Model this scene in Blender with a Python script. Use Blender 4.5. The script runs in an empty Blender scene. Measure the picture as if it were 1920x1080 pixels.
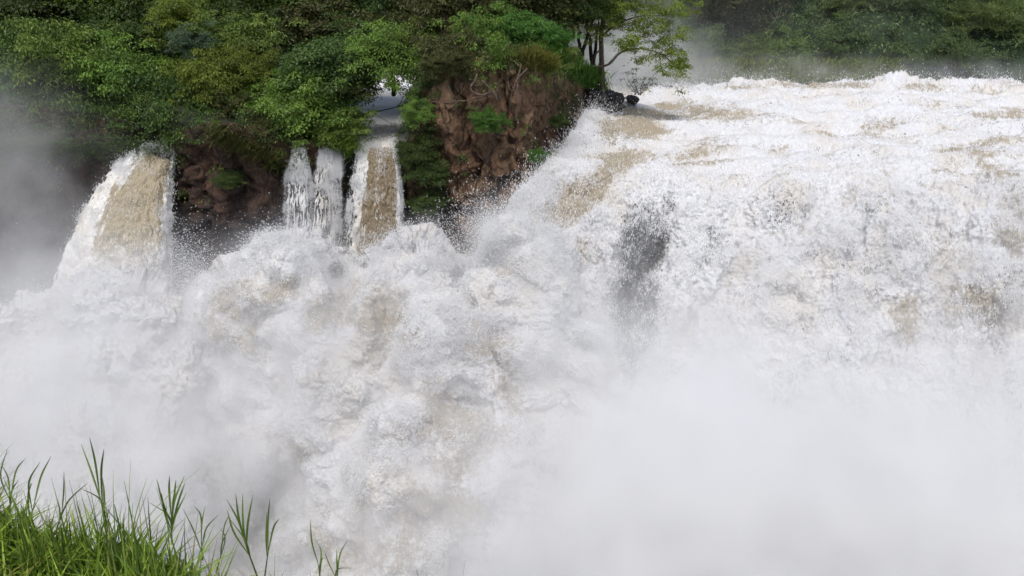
import bpy, math, random
import numpy as np
from mathutils import Vector
R = math.radians
rng = np.random.default_rng(7)
random.seed(7)
scene = bpy.context.scene
col = scene.collection

# ------------------------------------------------------------------ camera
F = 1663.0
PITCH = R(22.5)
CAMZ = 12.0
cd = bpy.data.cameras.new('camera'); cam = bpy.data.objects.new('camera', cd); col.objects.link(cam)
cam.location = (0, 0, CAMZ); cam.rotation_euler = (R(90) - PITCH, 0, 0)
cd.sensor_width = 36; cd.lens = 36 * F / 1920; cd.clip_end = 2000; cd.clip_start = 0.05
scene.camera = cam
SP, CP = math.sin(PITCH), math.cos(PITCH)

def W(px, py, Y):
    """world point at forward distance Y seen where the survey of the photo puts it"""
    px = np.asarray(px, float); py = np.asarray(py, float); Y = np.asarray(Y, float)
    x = (px - 960) / F; v = (540 - py) / F
    dy = CP + v * SP; dz = -SP + v * CP
    t = Y / dy
    return np.stack([x * t, Y + 0 * t, CAMZ + dz * t], -1)

def PX(P):
    """inverse of W for arrays: survey coordinates of world points"""
    d = P - np.array([0, 0, CAMZ])
    depth = d[..., 1] * CP - d[..., 2] * SP
    up = d[..., 1] * SP + d[..., 2] * CP
    depth = np.maximum(depth, .1)
    return 960 + F * d[..., 0] / depth, 540 - F * up / depth

# ------------------------------------------------------------------ noise
_perm = rng.permutation(256).astype(np.int32); _perm = np.concatenate([_perm, _perm, _perm])
_g = rng.normal(size=(256, 3)); _g /= np.linalg.norm(_g, axis=1)[:, None]; _g = _g.astype(np.float32)

def noise(p, f=1.0, seed=0.0):
    p = (p * np.asarray(f)).astype(np.float32) + np.float32(seed * 17.31)
    shp = p.shape[:-1]; p = p.reshape(-1, 3)
    i = np.floor(p).astype(np.int32); fr = p - i; i &= 255
    w = fr * fr * fr * (fr * (fr * 6 - 15) + 10)
    out = np.zeros(len(p), np.float32)
    for dx in (0, 1):
        wx = w[:, 0] if dx else 1 - w[:, 0]
        a = _perm[i[:, 0] + dx]
        for dy in (0, 1):
            wy = w[:, 1] if dy else 1 - w[:, 1]
            b = _perm[a + i[:, 1] + dy]
            for dz in (0, 1):
                wz = w[:, 2] if dz else 1 - w[:, 2]
                h = _perm[b + i[:, 2] + dz] & 255
                g = _g[h]
                out += wx * wy * wz * (g[:, 0] * (fr[:, 0] - dx) + g[:, 1] * (fr[:, 1] - dy) + g[:, 2] * (fr[:, 2] - dz))
    return (out * 1.6).reshape(shp)

def fbm(p, f, octs, seed=0, gain=.5):
    s = 0; a = 1
    for k in range(octs):
        s = s + a * noise(p, np.asarray(f) * 2.03 ** k, seed + k * 3.7); a *= gain
    return s

def billow(p, f, octs, seed=0, gain=.5):
    s = 0; a = 1
    for k in range(octs):
        s = s + a * (np.abs(noise(p, np.asarray(f) * 2.1 ** k, seed + k * 3.7)) * 2 - .5); a *= gain
    return s

def smooth(a, b, x):
    t = np.clip((x - a) / (b - a), 0, 1); return t * t * (3 - 2 * t)

# ------------------------------------------------------------------ object helpers
def tag(o, label=None, cat=None, group=None, kind=None):
    if label: o['label'] = label
    if cat: o['category'] = cat
    if group: o['group'] = group
    if kind: o['kind'] = kind
    return o

def mesh(name, V, Fc, mat, parent=None, attrs=None, shade=False, loc=None):
    V = np.asarray(V, np.float32).reshape(-1, 3)
    if loc is not None: V = V - np.asarray(loc, np.float32)
    me = bpy.data.meshes.new(name)
    me.vertices.add(len(V)); me.vertices.foreach_set('co', V.ravel())
    if isinstance(Fc, np.ndarray):
        n, k = Fc.shape
        me.loops.add(n * k); me.loops.foreach_set('vertex_index', Fc.astype(np.int32).ravel())
        me.polygons.add(n); me.polygons.foreach_set('loop_start', np.arange(0, n * k, k, dtype=np.int32))
        me.update(calc_edges=True)
    else:
        me.from_pydata([tuple(v) for v in V], [], Fc) if False else None
    for k, a in (attrs or {}).items():
        at = me.attributes.new(k, 'FLOAT', 'POINT'); at.data.foreach_set('value', np.asarray(a, np.float32).ravel())
    me.polygons.foreach_set('use_smooth', np.full(len(me.polygons), bool(shade)))
    if mat: me.materials.append(mat)
    me.validate(verbose=False)
    o = bpy.data.objects.new(name, me); col.objects.link(o)
    if loc is not None: o.location = loc
    if parent: o.parent = parent
    return o

def empty(name, loc):
    o = bpy.data.objects.new(name, None); o.location = [float(c) for c in loc]; o.empty_display_size = .3
    col.objects.link(o); return o

def grid_faces(nr, nc, keep=None):
    i = np.arange(nr * nc).reshape(nr, nc)
    f = np.stack([i[:-1, :-1], i[1:, :-1], i[1:, 1:], i[:-1, 1:]], -1).reshape(-1, 4)
    if keep is not None:
        k = keep.reshape(nr, nc)
        kk = (k[:-1, :-1] & k[1:, 1:] & k[1:, :-1] & k[:-1, 1:]).ravel()
        f = f[kk]
    return f

def cr(P, n, axis):
    """Catmull-Rom resample along an axis"""
    P = np.moveaxis(np.asarray(P, float), axis, 0); m = len(P)
    t = np.linspace(0, m - 1, n); i = np.minimum(t.astype(int), m - 2); f = (t - i).reshape(-1, *([1] * (P.ndim - 1)))
    p1 = P[i]; p2 = P[i + 1]
    p0 = np.where((i > 0).reshape(f.shape), P[np.maximum(i - 1, 0)], 2 * P[0] - P[1])
    p3 = np.where((i + 2 < m).reshape(f.shape), P[np.minimum(i + 2, m - 1)], 2 * P[-1] - P[-2])
    r = .5 * (2 * p1 + (p2 - p0) * f + (2 * p0 - 5 * p1 + 4 * p2 - p3) * f ** 2 + (3 * p1 - p0 - 3 * p2 + p3) * f ** 3)
    return np.moveaxis(r, 0, axis)

def surf(ctrl, nr, nc):
    c = np.asarray(ctrl, float)
    P = W(c[..., 0], c[..., 1], c[..., 2])
    return cr(cr(P, nr, 0), nc, 1)

def normals(P):
    du = np.gradient(P, axis=1); dv = np.gradient(P, axis=0)
    n = np.cross(du, dv); n /= np.linalg.norm(n, axis=-1, keepdims=True) + 1e-9
    # face the open gorge (towards -Y / up)
    s = np.sign((n * np.array([0, -1, .6])).sum(-1, keepdims=True)); s[s == 0] = 1
    return n * s

def blur(P, k):
    k = min(k, 40)
    for ax in (0, 1):
        Q = np.moveaxis(P, ax, 0)
        Q = np.concatenate([np.repeat(Q[:1], k + 1, 0), Q, np.repeat(Q[-1:], k, 0)], 0)
        cs = np.cumsum(Q, 0); Q = (cs[2 * k + 1:] - cs[:-2 * k - 1]) / (2 * k + 1)
        P = np.moveaxis(Q, 0, ax)
    return P

def stage(P, layers, mask=1.0):
    """displace again and again along the normals of the surface reached so far"""
    tot = 0
    for (f, octs, amp, sd, st, gain) in layers:
        Nn = normals(blur(P, max(3, int(.30 / f / .05))))
        h = (billow(P * np.array(st), f, octs, sd, gain) - .12) * amp * mask
        P = P + Nn * h[..., None]; tot = tot + h
    return P, tot

# ------------------------------------------------------------------ materials
def newmat(name):
    m = bpy.data.materials.new(name); m.use_nodes = True
    nt = m.node_tree; nt.nodes.clear(); return m, nt

class N:
    def __init__(s, nt): s.nt = nt
    def __call__(s, typ, ins=None, **props):
        n = s.nt.nodes.new(typ)
        for k, v in props.items(): setattr(n, k, v)
        for k, v in (ins or {}).items():
            sock = n.inputs[k]
            if isinstance(v, bpy.types.NodeSocket): s.nt.links.new(v, sock)
            else: sock.default_value = v
        return n
    def math(s, op, a, b=0.0, c=0.0, clamp=False):
        n = s('ShaderNodeMath', {0: a, 1: b, 2: c}, operation=op); n.use_clamp = clamp; return n.outputs[0]
    def ramp(s, x, lo, hi):
        n = s('ShaderNodeMapRange', {0: x, 1: lo, 2: hi}, interpolation_type='SMOOTHSTEP'); return n.outputs[0]
    def mix(s, f, a, b):
        n = s('ShaderNodeMix', data_type='RGBA')
        for sock, v in ((n.inputs[0], f), (n.inputs[6], a), (n.inputs[7], b)):
            if isinstance(v, bpy.types.NodeSocket): s.nt.links.new(v, sock)
            else: sock.default_value = v
        return n.outputs[2]
    def attr(s, name): return s('ShaderNodeAttribute', attribute_name=name).outputs['Fac']
    def noise(s, vec, scale, detail=5, rough=.6, dist=0.0):
        return s('ShaderNodeTexNoise', {'Vector': vec, 'Scale': scale, 'Detail': detail, 'Roughness': rough, 'Distortion': dist}).outputs[0]
    def out(s, sh, vol=False):
        o = s('ShaderNodeOutputMaterial'); s.nt.links.new(sh, o.inputs['Volume' if vol else 'Surface'])

def c4(r, g, b): return (r, g, b, 1)

def foam_mat(name, white=(.78, .785, .80), tan=(.39, .33, .235), dark=(.06, .06, .064), stretch=(1, 1, 1), bump=.12):
    m, nt = newmat(name); n = N(nt)
    co = n('ShaderNodeTexCoord').outputs['Object']
    vec = n('ShaderNodeMapping', {'Vector': co, 'Scale': stretch}).outputs[0]
    n1 = n.noise(vec, 2.6, 8, .68, .7)
    n2 = n.noise(vec, 7.0, 6, .65, .9)
    ridge = n.math('ABSOLUTE', n.math('SUBTRACT', n2, .5))          # thin where strands of foam cross
    n3 = n.noise(vec, 16.0, 4, .6, .5)
    t = n.math('ADD', n.attr('tan'), n.math('MULTIPLY', n.math('SUBTRACT', n1, .5), 1.6))
    t = n.math('ADD', t, n.math('MULTIPLY', n.math('SUBTRACT', n2, .5), 1.3))
    mt = n.math('MULTIPLY', n.ramp(t, .22, .70), .93)
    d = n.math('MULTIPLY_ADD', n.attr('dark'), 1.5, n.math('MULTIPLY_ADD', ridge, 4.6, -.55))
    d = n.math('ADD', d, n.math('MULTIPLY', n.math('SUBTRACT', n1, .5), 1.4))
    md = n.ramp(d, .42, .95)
    f1 = n.ramp(n.math('ADD', n.math('MULTIPLY', n2, .6), n.math('MULTIPLY', n3, .4)), .46, .64)
    beige = c4(white[0] * .74, white[1] * .70, white[2] * .63)
    cw = n.mix(n.ramp(n.noise(vec, .35, 4, .6), .42, .66), c4(*white), c4(white[0] * .94, white[1] * .895, white[2] * .82))
    cw = n.mix(n.math('MULTIPLY', f1, .38), cw, beige)
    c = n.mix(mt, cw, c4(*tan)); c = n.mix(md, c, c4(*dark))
    bh = n.noise(vec, 9, 7, .7, .6)
    b = n('ShaderNodeBump', {'Height': bh, 'Strength': .8, 'Distance': bump})
    rough = n.math('MULTIPLY_ADD', mt, -.3, .6)
    p = n('ShaderNodeBsdfPrincipled', {'Base Color': c, 'Roughness': rough, 'Normal': b.outputs[0], 'Specular IOR Level': .35})
    n.out(p.outputs[0]); return m

def drop_mat():
    m, nt = newmat('spray_drops'); n = N(nt)
    p = n('ShaderNodeBsdfPrincipled', {'Base Color': c4(.96, .96, .96), 'Roughness': .4, 'Specular IOR Level': .3})
    t = n('ShaderNodeBsdfTranslucent', {'Color': c4(.96, .96, .96)})
    mx = n('ShaderNodeMixShader', {0: .5, 1: p.outputs[0], 2: t.outputs[0]})
    n.out(mx.outputs[0]); return m

def leaf_mat(name, c_lo, c_hi, hue=.03):
    m, nt = newmat(name); n = N(nt)
    tone = n.attr('tone'); rnd = n('ShaderNodeObjectInfo').outputs['Random']
    c = n.mix(tone, c4(*c_lo), c4(*c_hi))
    c = n('ShaderNodeHueSaturation', {'Hue': n.math('MULTIPLY_ADD', rnd, hue, .5 - hue / 2), 'Saturation': 1.0,
          'Value': n.math('MULTIPLY_ADD', rnd, .5, .75), 'Color': c}).outputs[0]
    p = n('ShaderNodeBsdfPrincipled', {'Base Color': c, 'Roughness': .42, 'Specular IOR Level': .35})
    t = n('ShaderNodeBsdfTranslucent', {'Color': n.mix(.5, c, c4(.12, .2, .02))})
    mx = n('ShaderNodeMixShader', {0: .28, 1: p.outputs[0], 2: t.outputs[0]})
    n.out(mx.outputs[0]); return m

def bark_mat(name, a, b, sc=6):
    m, nt = newmat(name); n = N(nt)
    co = n('ShaderNodeTexCoord').outputs['Object']
    v = n('ShaderNodeMapping', {'Vector': co, 'Scale': (1, 1, .3)}).outputs[0]
    x = n.noise(v, sc, 6, .65)
    c = n.mix(n.ramp(x, .3, .7), c4(*a), c4(*b))
    bu = n('ShaderNodeBump', {'Height': x, 'Strength': .7, 'Distance': .05})
    p = n('ShaderNodeBsdfPrincipled', {'Base Color': c, 'Roughness': .85, 'Normal': bu.outputs[0]})
    n.out(p.outputs[0]); return m

def rock_mat(name, earth, rock, moss, mosslo=.5):
    m, nt = newmat(name); n = N(nt)
    co = n('ShaderNodeTexCoord').outputs['Object']
    v = n('ShaderNodeMapping', {'Vector': co, 'Scale': (1, 1, .45)}).outputs[0]
    a = n.noise(v, .55, 7, .62, .6); b = n.noise(v, 2.4, 8, .7, .4); g = n.noise(co, .8, 8, .7)
    c = n.mix(n.ramp(a, .38, .62), c4(*rock), c4(*earth))
    vs_ = n('ShaderNodeMapping', {'Vector': co, 'Scale': (1, 1, .22)}).outputs[0]
    st = n.noise(vs_, 3.2, 6, .7, .8)
    c = n.mix(n.math('MULTIPLY', n.ramp(st, .50, .66), .75), c, c4(rock[0] * 1.55, rock[1] * 1.5, rock[2] * 1.4))
    wv = n('ShaderNodeVectorMath', {0: v, 1: n('ShaderNodeTexNoise', {'Vector': co, 'Scale': 1.1, 'Detail': 5.0}).outputs['Color']}, operation='ADD').outputs[0]
    vo = n('ShaderNodeTexVoronoi', {'Vector': wv, 'Scale': .9}, feature='DISTANCE_TO_EDGE').outputs['Distance']
    crk = n.math('SUBTRACT', 1.0, n.ramp(vo, 0.0, .07))
    c = n.mix(n.math('MULTIPLY', crk, .75), c, c4(.02, .014, .01))
    c = n.mix(n.math('MULTIPLY', n.ramp(b, .42, .7), .6), c, c4(earth[0] * .4, earth[1] * .38, earth[2] * .4))
    c = n.mix(n.math('MULTIPLY', n.ramp(n.math('ADD', g, n.attr('moss')), mosslo, mosslo + .15), .85), c, c4(*moss))
    c = n.mix(n.attr('wet'), c, c4(.022, .02, .02))
    bh = n.math('SUBTRACT', n.math('ADD', n.math('MULTIPLY', a, .6), n.math('ADD', b, n.math('MULTIPLY', st, .6))), n.math('MULTIPLY', crk, .35))
    bu = n('ShaderNodeBump', {'Height': bh, 'Strength': .9, 'Distance': .22})
    p = n('ShaderNodeBsdfPrincipled', {'Base Color': c, 'Roughness': n.math('MULTIPLY_ADD', n.attr('wet'), -.45, .88), 'Normal': bu.outputs[0]})
    n.out(p.outputs[0]); return m

M = {}
M['foam'] = foam_mat('foaming_water')
M['fallfoam'] = foam_mat('falling_foam', stretch=(1.15, .9, .5))
M['river'] = foam_mat('river_water', stretch=(.6, 1.1, 1), tan=(.30, .27, .21), bump=.1)
M['muddy'] = foam_mat('muddy_water', white=(.84, .84, .83), tan=(.215, .155, .075), stretch=(1.6, 1.6, .2), bump=.06)
M['muddyfan'] = foam_mat('muddy_fan', white=(.84, .84, .83), tan=(.36, .295, .18), stretch=(1, 1, .6), bump=.06)
M['drops'] = drop_mat()
M['leaf_dark'] = leaf_mat('leaf_dark', (.028, .053, .014), (.12, .185, .04))
M['leaf_mid'] = leaf_mat('leaf_mid', (.05, .092, .018), (.24, .35, .06))
M['leaf_lime'] = leaf_mat('leaf_lime', (.07, .12, .016), (.29, .37, .05))
M['leaf_bright'] = leaf_mat('leaf_bright', (.036, .10, .014), (.12, .26, .04))
M['far_mid'] = leaf_mat('far_leaf_mid', (.075, .12, .04), (.25, .33, .10))
M['far_dark'] = leaf_mat('far_leaf_dark', (.05, .088, .034), (.17, .24, .085))
M['far_olive'] = leaf_mat('far_leaf_olive', (.065, .072, .032), (.20, .20, .09))
M['leaf_blue'] = leaf_mat('leaf_blue', (.045, .08, .045), (.14, .19, .11))
M['leaf_olive'] = leaf_mat('leaf_olive', (.042, .052, .016), (.165, .17, .055))
M['bark'] = bark_mat('bark_grey', (.05, .038, .028), (.16, .12, .09))
M['bark_dark'] = bark_mat('bark_dark', (.012, .010, .009), (.045, .036, .03))
M['bark_pale'] = bark_mat('bark_pale', (.35, .33, .30), (.55, .52, .47))
M['root'] = bark_mat('root_bark', (.06, .04, .03), (.16, .11, .08))
M['cliff'] = rock_mat('cliff_earth', (.15, .078, .043), (.23, .148, .085), (.03, .05, .012), .80)
M['cliffdark'] = rock_mat('cliff_dark_earth', (.095, .048, .028), (.06, .038, .026), (.018, .032, .009), .80)
M['rock'] = rock_mat('wet_rock', (.05, .046, .044), (.07, .066, .064), (.03, .04, .02), 1.3)
M['soil'] = rock_mat('forest_soil', (.03, .028, .014), (.02, .024, .010), (.02, .045, .010), .35)
M['hill'] = rock_mat('hill_growth', (.02, .035, .012), (.02, .03, .012), (.022, .05, .014), .35)
M['grass'] = leaf_mat('grass_blades', (.06, .11, .012), (.34, .46, .05), .01)
M['reed'] = leaf_mat('reed_blades', (.06, .11, .02), (.20, .29, .05), .01)
M['drygrass'] = leaf_mat('dry_grass', (.16, .15, .03), (.34, .30, .09), .01)

# ------------------------------------------------------------------ spray drops
TET = np.array([[1, 1, 1], [1, -1, -1], [-1, 1, -1], [-1, -1, 1]], np.float32) * .6
TF = np.array([[0, 1, 2], [0, 3, 1], [0, 2, 3], [1, 3, 2]])

def drops(name, C, size, label, stretch=1.6, flow=None):
    n = len(C)
    q = rng.normal(size=(n, 4)); q /= np.linalg.norm(q, axis=1)[:, None]
    a, b, c, d = q.T
    Rm = np.stack([1 - 2 * (c * c + d * d), 2 * (b * c - a * d), 2 * (b * d + a * c), 2 * (b * c + a * d), 1 - 2 * (b * b + d * d),
                   2 * (c * d - a * b), 2 * (b * d - a * c), 2 * (c * d + a * b), 1 - 2 * (b * b + c * c)], -1).reshape(n, 3, 3)
    T = TET * np.array([1, 1, stretch])
    V = np.einsum('nij,kj->nki', Rm, T) * size[:, None, None]
    if flow is not None:                                   # flying water is drawn out along its fall
        fl = np.asarray(flow, float); fl /= np.linalg.norm(fl); V = V * .62 + (V @ fl)[..., None] * fl * 1.5
    V = V + C[:, None, :]
    Fc = (TF[None] + (np.arange(n) * 4)[:, None, None]).reshape(-1, 3)
    o = mesh(name, V.reshape(-1, 3), Fc, M['drops'])
    return tag(o, label, 'spray', kind='stuff')

def scatter(P, Nn, n, off, jit, weight=None, seed=0, size=(.012, .04), clump=.5):
    """drops thrown off a water surface P with normals Nn"""
    r = np.random.default_rng(seed)
    Pf = P.reshape(-1, 3); Nf = Nn.reshape(-1, 3)
    w = np.ones(len(Pf)) if weight is None else weight.ravel().astype(float)
    if clump:
        w = w * (.08 + smooth(-.05, .5, fbm(Pf, .9, 4, seed + 5)) * clump * 2)
    w = np.maximum(w, 0); cs = np.cumsum(w)
    idx = np.minimum(np.searchsorted(cs, r.random(n) * cs[-1]), len(Pf) - 1)
    h = r.exponential(off, n)
    C = Pf[idx] + Nf[idx] * h[:, None] + r.normal(size=(n, 3)) * jit * (.4 + h[:, None])
    s = size[0] + (size[1] - size[0]) * r.random(n) ** 3
    return C, s

# ================================================================== WATER
def blob(px, py, cx, cy, rx, ry, ang=0):
    a = R(ang); dx = px - cx; dy = py - cy
    u = (dx * math.cos(a) + dy * math.sin(a)) / rx; v = (-dx * math.sin(a) + dy * math.cos(a)) / ry
    return np.exp(-(u * u + v * v))

# --- main fall with the rapids that feed it
cA = [
 [(x, 186, 82) for x in (1120,1240,1380,1560,1740,1920,2200,2600)],
 [(x, 176, 76) for x in (1136,1250,1380,1560,1740,1920,2200,2600)],
 [(1140,182,67),(1250,176,68),(1380,166,69.5),(1560,165,69),(1740,164,68.5),(1920,167,68),(2200,168,67),(2500,168,67)],
 [(1125,198,61),(1220,200,61.5),(1360,205,61),(1540,205,60.5),(1730,205,60),(1920,208,59.5),(2180,210,59),(2500,210,58)],
 [(1085,235,54.6),(1190,248,54.5),(1340,250,54),(1530,252,53.5),(1730,255,53),(1920,260,52.2),(2180,260,52),(2500,260,51)],
 [(1012,318,48),(1145,325,48.5),(1320,325,47),(1520,325,46),(1730,325,45.3),(1920,330,44.6),(2180,330,44),(2500,330,43)],
 [(952,392,44.6),(1100,400,45),(1280,400,44),(1510,405,42.5),(1730,405,41.3),(1930,410,40.4),(2200,410,40),(2500,410,39)],
 [(905,450,42.8),(1080,480,43),(1240,485,42.6),(1500,495,39.8),(1730,495,38.7),(1940,500,37.8),(2220,500,37),(2500,500,36)],
 [(885,570,40.5),(1080,600,40.5),(1220,610,40.6),(1500,620,38.0),(1730,620,37.0),(1940,620,36),(2220,620,35),(2500,620,34)],
 [(870,800,36),(1080,820,37.3),(1220,820,37.5),(1500,820,35.5),(1730,820,34.6),(1940,820,33.8),(2220,820,33),(2500,820,32)],
 [(870,1180,31),(1080,1180,32.5),(1220,1180,32.5),(1500,1180,31.5),(1730,1180,31),(1940,1180,30.5),(2220,1180,30),(2500,1180,29)]]
nr, nc = 1150, 1050
A = surf(cA, nr, nc); NA = normals(A)
v = np.linspace(0, 1, nr)[:, None] * np.ones((1, nc)); u = np.ones((nr, 1)) * np.linspace(0, 1, nc)[None]
fall = smooth(.42, .62, v)                      # 0 on the rapids, 1 on the falling face
m2 = fall
P0 = A + normals(A) * (fbm(A * np.array([.55, 1.2, 1]), .38, 2, 2) * .5 * (1 - fall))[..., None] * 1.5
A1, hb = stage(P0, [(.28, 1, .95, 1, (1, 1, .6), .5), (.75, 2, .30, 2, (1, 1, .5), .5)], .12 + .88 * fall)
A1, hf = stage(A1, [(1.9, 2, .13, 3, (1, 1, .6), .55), (5.0, 2, .07, 4, (1, 1, .6), .6)], .55 + .45 * fall)
h = hb + hf
# crest waves standing at the head of the rapids
pxA, pyA = PX(A)
crest = np.exp(-((A[..., 1] - 68.5) / 2.6) ** 2)
side = smooth(0, .02, u)
NAz = NA * np.array([1, 1, 1.0])
A2 = A1.copy()
A2[..., 2] += crest * (.2 + .5 * fbm(A * np.array([1, .6, 1]), .35, 3, 8))
A2[..., 2] += crest * np.abs(fbm(A, 1.4, 3, 9)) * .35
px, py = PX(A2)
tan = np.zeros_like(px)
for b in [(1195,235,60,26,10,.75),(1140,240,24,28,0,.55),(1340,212,90,14,5,.5),(1085,375,105,30,-42,1.0),(1010,445,45,40,0,.5),
          (1030,410,50,30,-30,.6),(1830,300,90,34,10,.42),(1905,430,60,90,0,.42),(1790,470,60,60,0,.36),(1850,570,70,60,0,.42),
          (1690,600,50,70,0,.30),(1640,370,60,40,0,.2),(1250,215,70,14,0,.45),(1650,235,40,16,-10,.4),(1320,275,50,18,-20,.3),
          (1180,160,50,20,0,.5),(1550,158,160,8,0,.45),(1840,215,70,16,0,.25),(1080,470,70,60,0,.3),(1460,400,90,60,0,.15),(1370,690,60,60,0,.1)]:
    tan = np.maximum(tan, b[5] * blob(px, py, *b[:5]))
rp = (1 - fall) * smooth(.0, .5, fbm(A * np.array([.22, 1.1, 1]), .55, 4, 13))
tan = tan + .20 * fbm(A * np.array([1, 1, .5]), .5, 4, 12) + .26 * rp
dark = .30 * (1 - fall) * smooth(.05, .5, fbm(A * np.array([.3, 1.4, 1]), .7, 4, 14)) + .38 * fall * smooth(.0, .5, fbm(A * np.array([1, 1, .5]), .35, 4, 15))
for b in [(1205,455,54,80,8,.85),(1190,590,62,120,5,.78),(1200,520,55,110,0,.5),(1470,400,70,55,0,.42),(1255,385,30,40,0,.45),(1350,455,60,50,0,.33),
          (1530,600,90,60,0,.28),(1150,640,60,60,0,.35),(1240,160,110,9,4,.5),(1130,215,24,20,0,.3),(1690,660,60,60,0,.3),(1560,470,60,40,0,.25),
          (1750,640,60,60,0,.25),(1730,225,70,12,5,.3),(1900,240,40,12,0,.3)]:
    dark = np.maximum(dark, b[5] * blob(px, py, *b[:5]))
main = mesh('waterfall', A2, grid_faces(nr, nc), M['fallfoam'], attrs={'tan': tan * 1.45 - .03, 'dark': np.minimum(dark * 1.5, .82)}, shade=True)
tag(main, 'broad roaring white waterfall curling over the lip from the rapids at right', 'waterfall', kind='structure')
NA2 = normals(A2)
conv = h - np.mean(h)
wA = (fall * 1.0 + .16) * smooth(-.5, .4, conv) * (px < 2000) * (py < 1000)
wL = np.exp(-u / .035) * smooth(.25, .5, v) * 2.6 + crest * .25 * (px < 2000)
C1, s1 = scatter(A2, NA2, 140000, .12, .05, wA * (1 - .7 * np.clip(dark, 0, 1)) * (1 - .5 * np.clip(tan * 1.5, 0, 1)), 1, (.008, .042))
C2, s2 = scatter(A2, NA2, 80000, .34, .20, wL, 2, (.014, .036), .3)
drops('falls_spray', np.concatenate([C1, C2]), np.concatenate([s1, s2]), 'white flying droplets off the face of the broad waterfall', flow=(-.15, -.45, -.8))

# --- central plume of foam
pcols = [330, 400, 460, 520, 580, 640, 700, 760, 820, 870, 930, 990, 1050, 1110, 1180]
ptop  = [590, 505, 478, 446, 452, 482, 474, 442, 462, 505, 454, 446, 486, 550, 650]
yt    = [43, 42.6, 42.4, 42.2, 42.2, 42.4, 42.4, 42, 42, 42, 41.2, 40.8, 40.5, 40.3, 40]
rowsY = {560: (-2.6, 0), 680: (-4.7, 0), 820: (-7.0, 0), 960: (-9.4, 0), 1180: (-12.0, 0)}
cB = []
cB.append([(x, t + 95, y + 4.2) for x, t, y in zip(pcols, ptop, yt)])
cB.append([(x, t + 18, y + 1.6) for x, t, y in zip(pcols, ptop, yt)])
cB.append([(x, t + 8, y) for x, t, y in zip(pcols, ptop, yt)])
for k, (ry, (dY, _)) in enumerate(rowsY.items()):
    shift = [20, 45, 85, 130, 150][k]
    row = []
    for j, (x, t, y) in enumerate(zip(pcols, ptop, yt)):
        f = j / (len(pcols) - 1)
        bulge = 1.4 * math.sin(math.pi * min(1, f * 1.1)) - .8 * (1 - f) * .5
        yy = max(ry, t + 60 + 60 * k)
        row.append((x + shift * (1 - f) ** 1.6 - 40 * f * k * .3, yy, y + dY * (.55 + .45 * math.sin(math.pi * f)) - bulge))
    cB.append(row)
nr, nc = 1050, 900
B = surf(cB, nr, nc); NB = normals(B)
v = np.linspace(0, 1, nr)[:, None] * np.ones((1, nc)); u = np.ones((nr, 1)) * np.linspace(0, 1, nc)[None]
mk = .4 + .6 * smooth(0, .22, v)
B2, hb = stage(B, [(.17, 1, 1.15, 21, (1, 1, 1), .5), (.34, 1, .95, 22, (1, 1, 1), .5), (.80, 1, .31, 23, (1, 1, 1), .5), (2.1, 1, .08, 25, (1, 1, 1), .5), (4.6, 2, .04, 27, (1, 1, 1), .6)], mk)
h = hb
# throw the rim into ragged tongues
rim = np.exp(-((v - .25) / .09) ** 2)
B2[..., 2] += rim * (np.abs(fbm(B, 1.5, 4, 29)) * .12 - .2)
px, py = PX(B2)
tan = np.zeros_like(px)
for b in [(430,560,70,45,-40,.55),(400,620,40,60,0,.42),(520,545,60,30,-20,.42),(700,590,90,60,0,.34),(960,500,50,24,0,.45),(900,640,60,60,0,.42),
          (760,640,60,40,0,.38),(950,720,60,80,0,.30),(840,780,80,60,0,.42),(930,830,70,60,0,.42),(470,640,60,60,0,.2),(650,680,80,40,0,.2),
          (800,960,160,70,0,.42),(700,1030,160,60,0,.3),(960,800,50,60,20,.3),(560,840,50,40,0,.3),(860,880,80,60,0,.3),(590,600,40,30,0,.3)]:
    tan = np.maximum(tan, b[5] * blob(px, py, *b[:5]))
tan = tan + .22 * fbm(B * np.array([1, 1, .6]), .45, 4, 12) + .02
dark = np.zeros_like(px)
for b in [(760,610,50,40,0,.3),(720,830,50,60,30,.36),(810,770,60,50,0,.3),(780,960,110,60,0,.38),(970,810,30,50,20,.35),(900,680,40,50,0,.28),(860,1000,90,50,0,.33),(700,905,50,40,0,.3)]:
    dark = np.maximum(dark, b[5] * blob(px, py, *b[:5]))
plume = mesh('foam_plume', B2, grid_faces(nr, nc), M['foam'], attrs={'tan': tan * 1.75 - .02, 'dark': dark * 1.3}, shade=True)
tag(plume, 'towering billows of white foam bursting up in the middle of the gorge', 'foam', kind='stuff')
NB2 = normals(B2)
wB = smooth(-.7, .9, h) * smooth(.2, .3, v) * (1 - .6 * smooth(.9, 1, v))
C1, s1 = scatter(B2, NB2, 130000, .16, .07, wB, 3, (.008, .038))
wR = rim + np.exp(-u / .03) * .4
C2, s2 = scatter(B2, NB2, 150000, .26, .20, wR, 4, (.012, .034), .3)
drops('plume_spray', np.concatenate([C1, C2]), np.concatenate([s1, s2]), 'fine droplets thrown off the billowing foam in the gorge')

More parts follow.
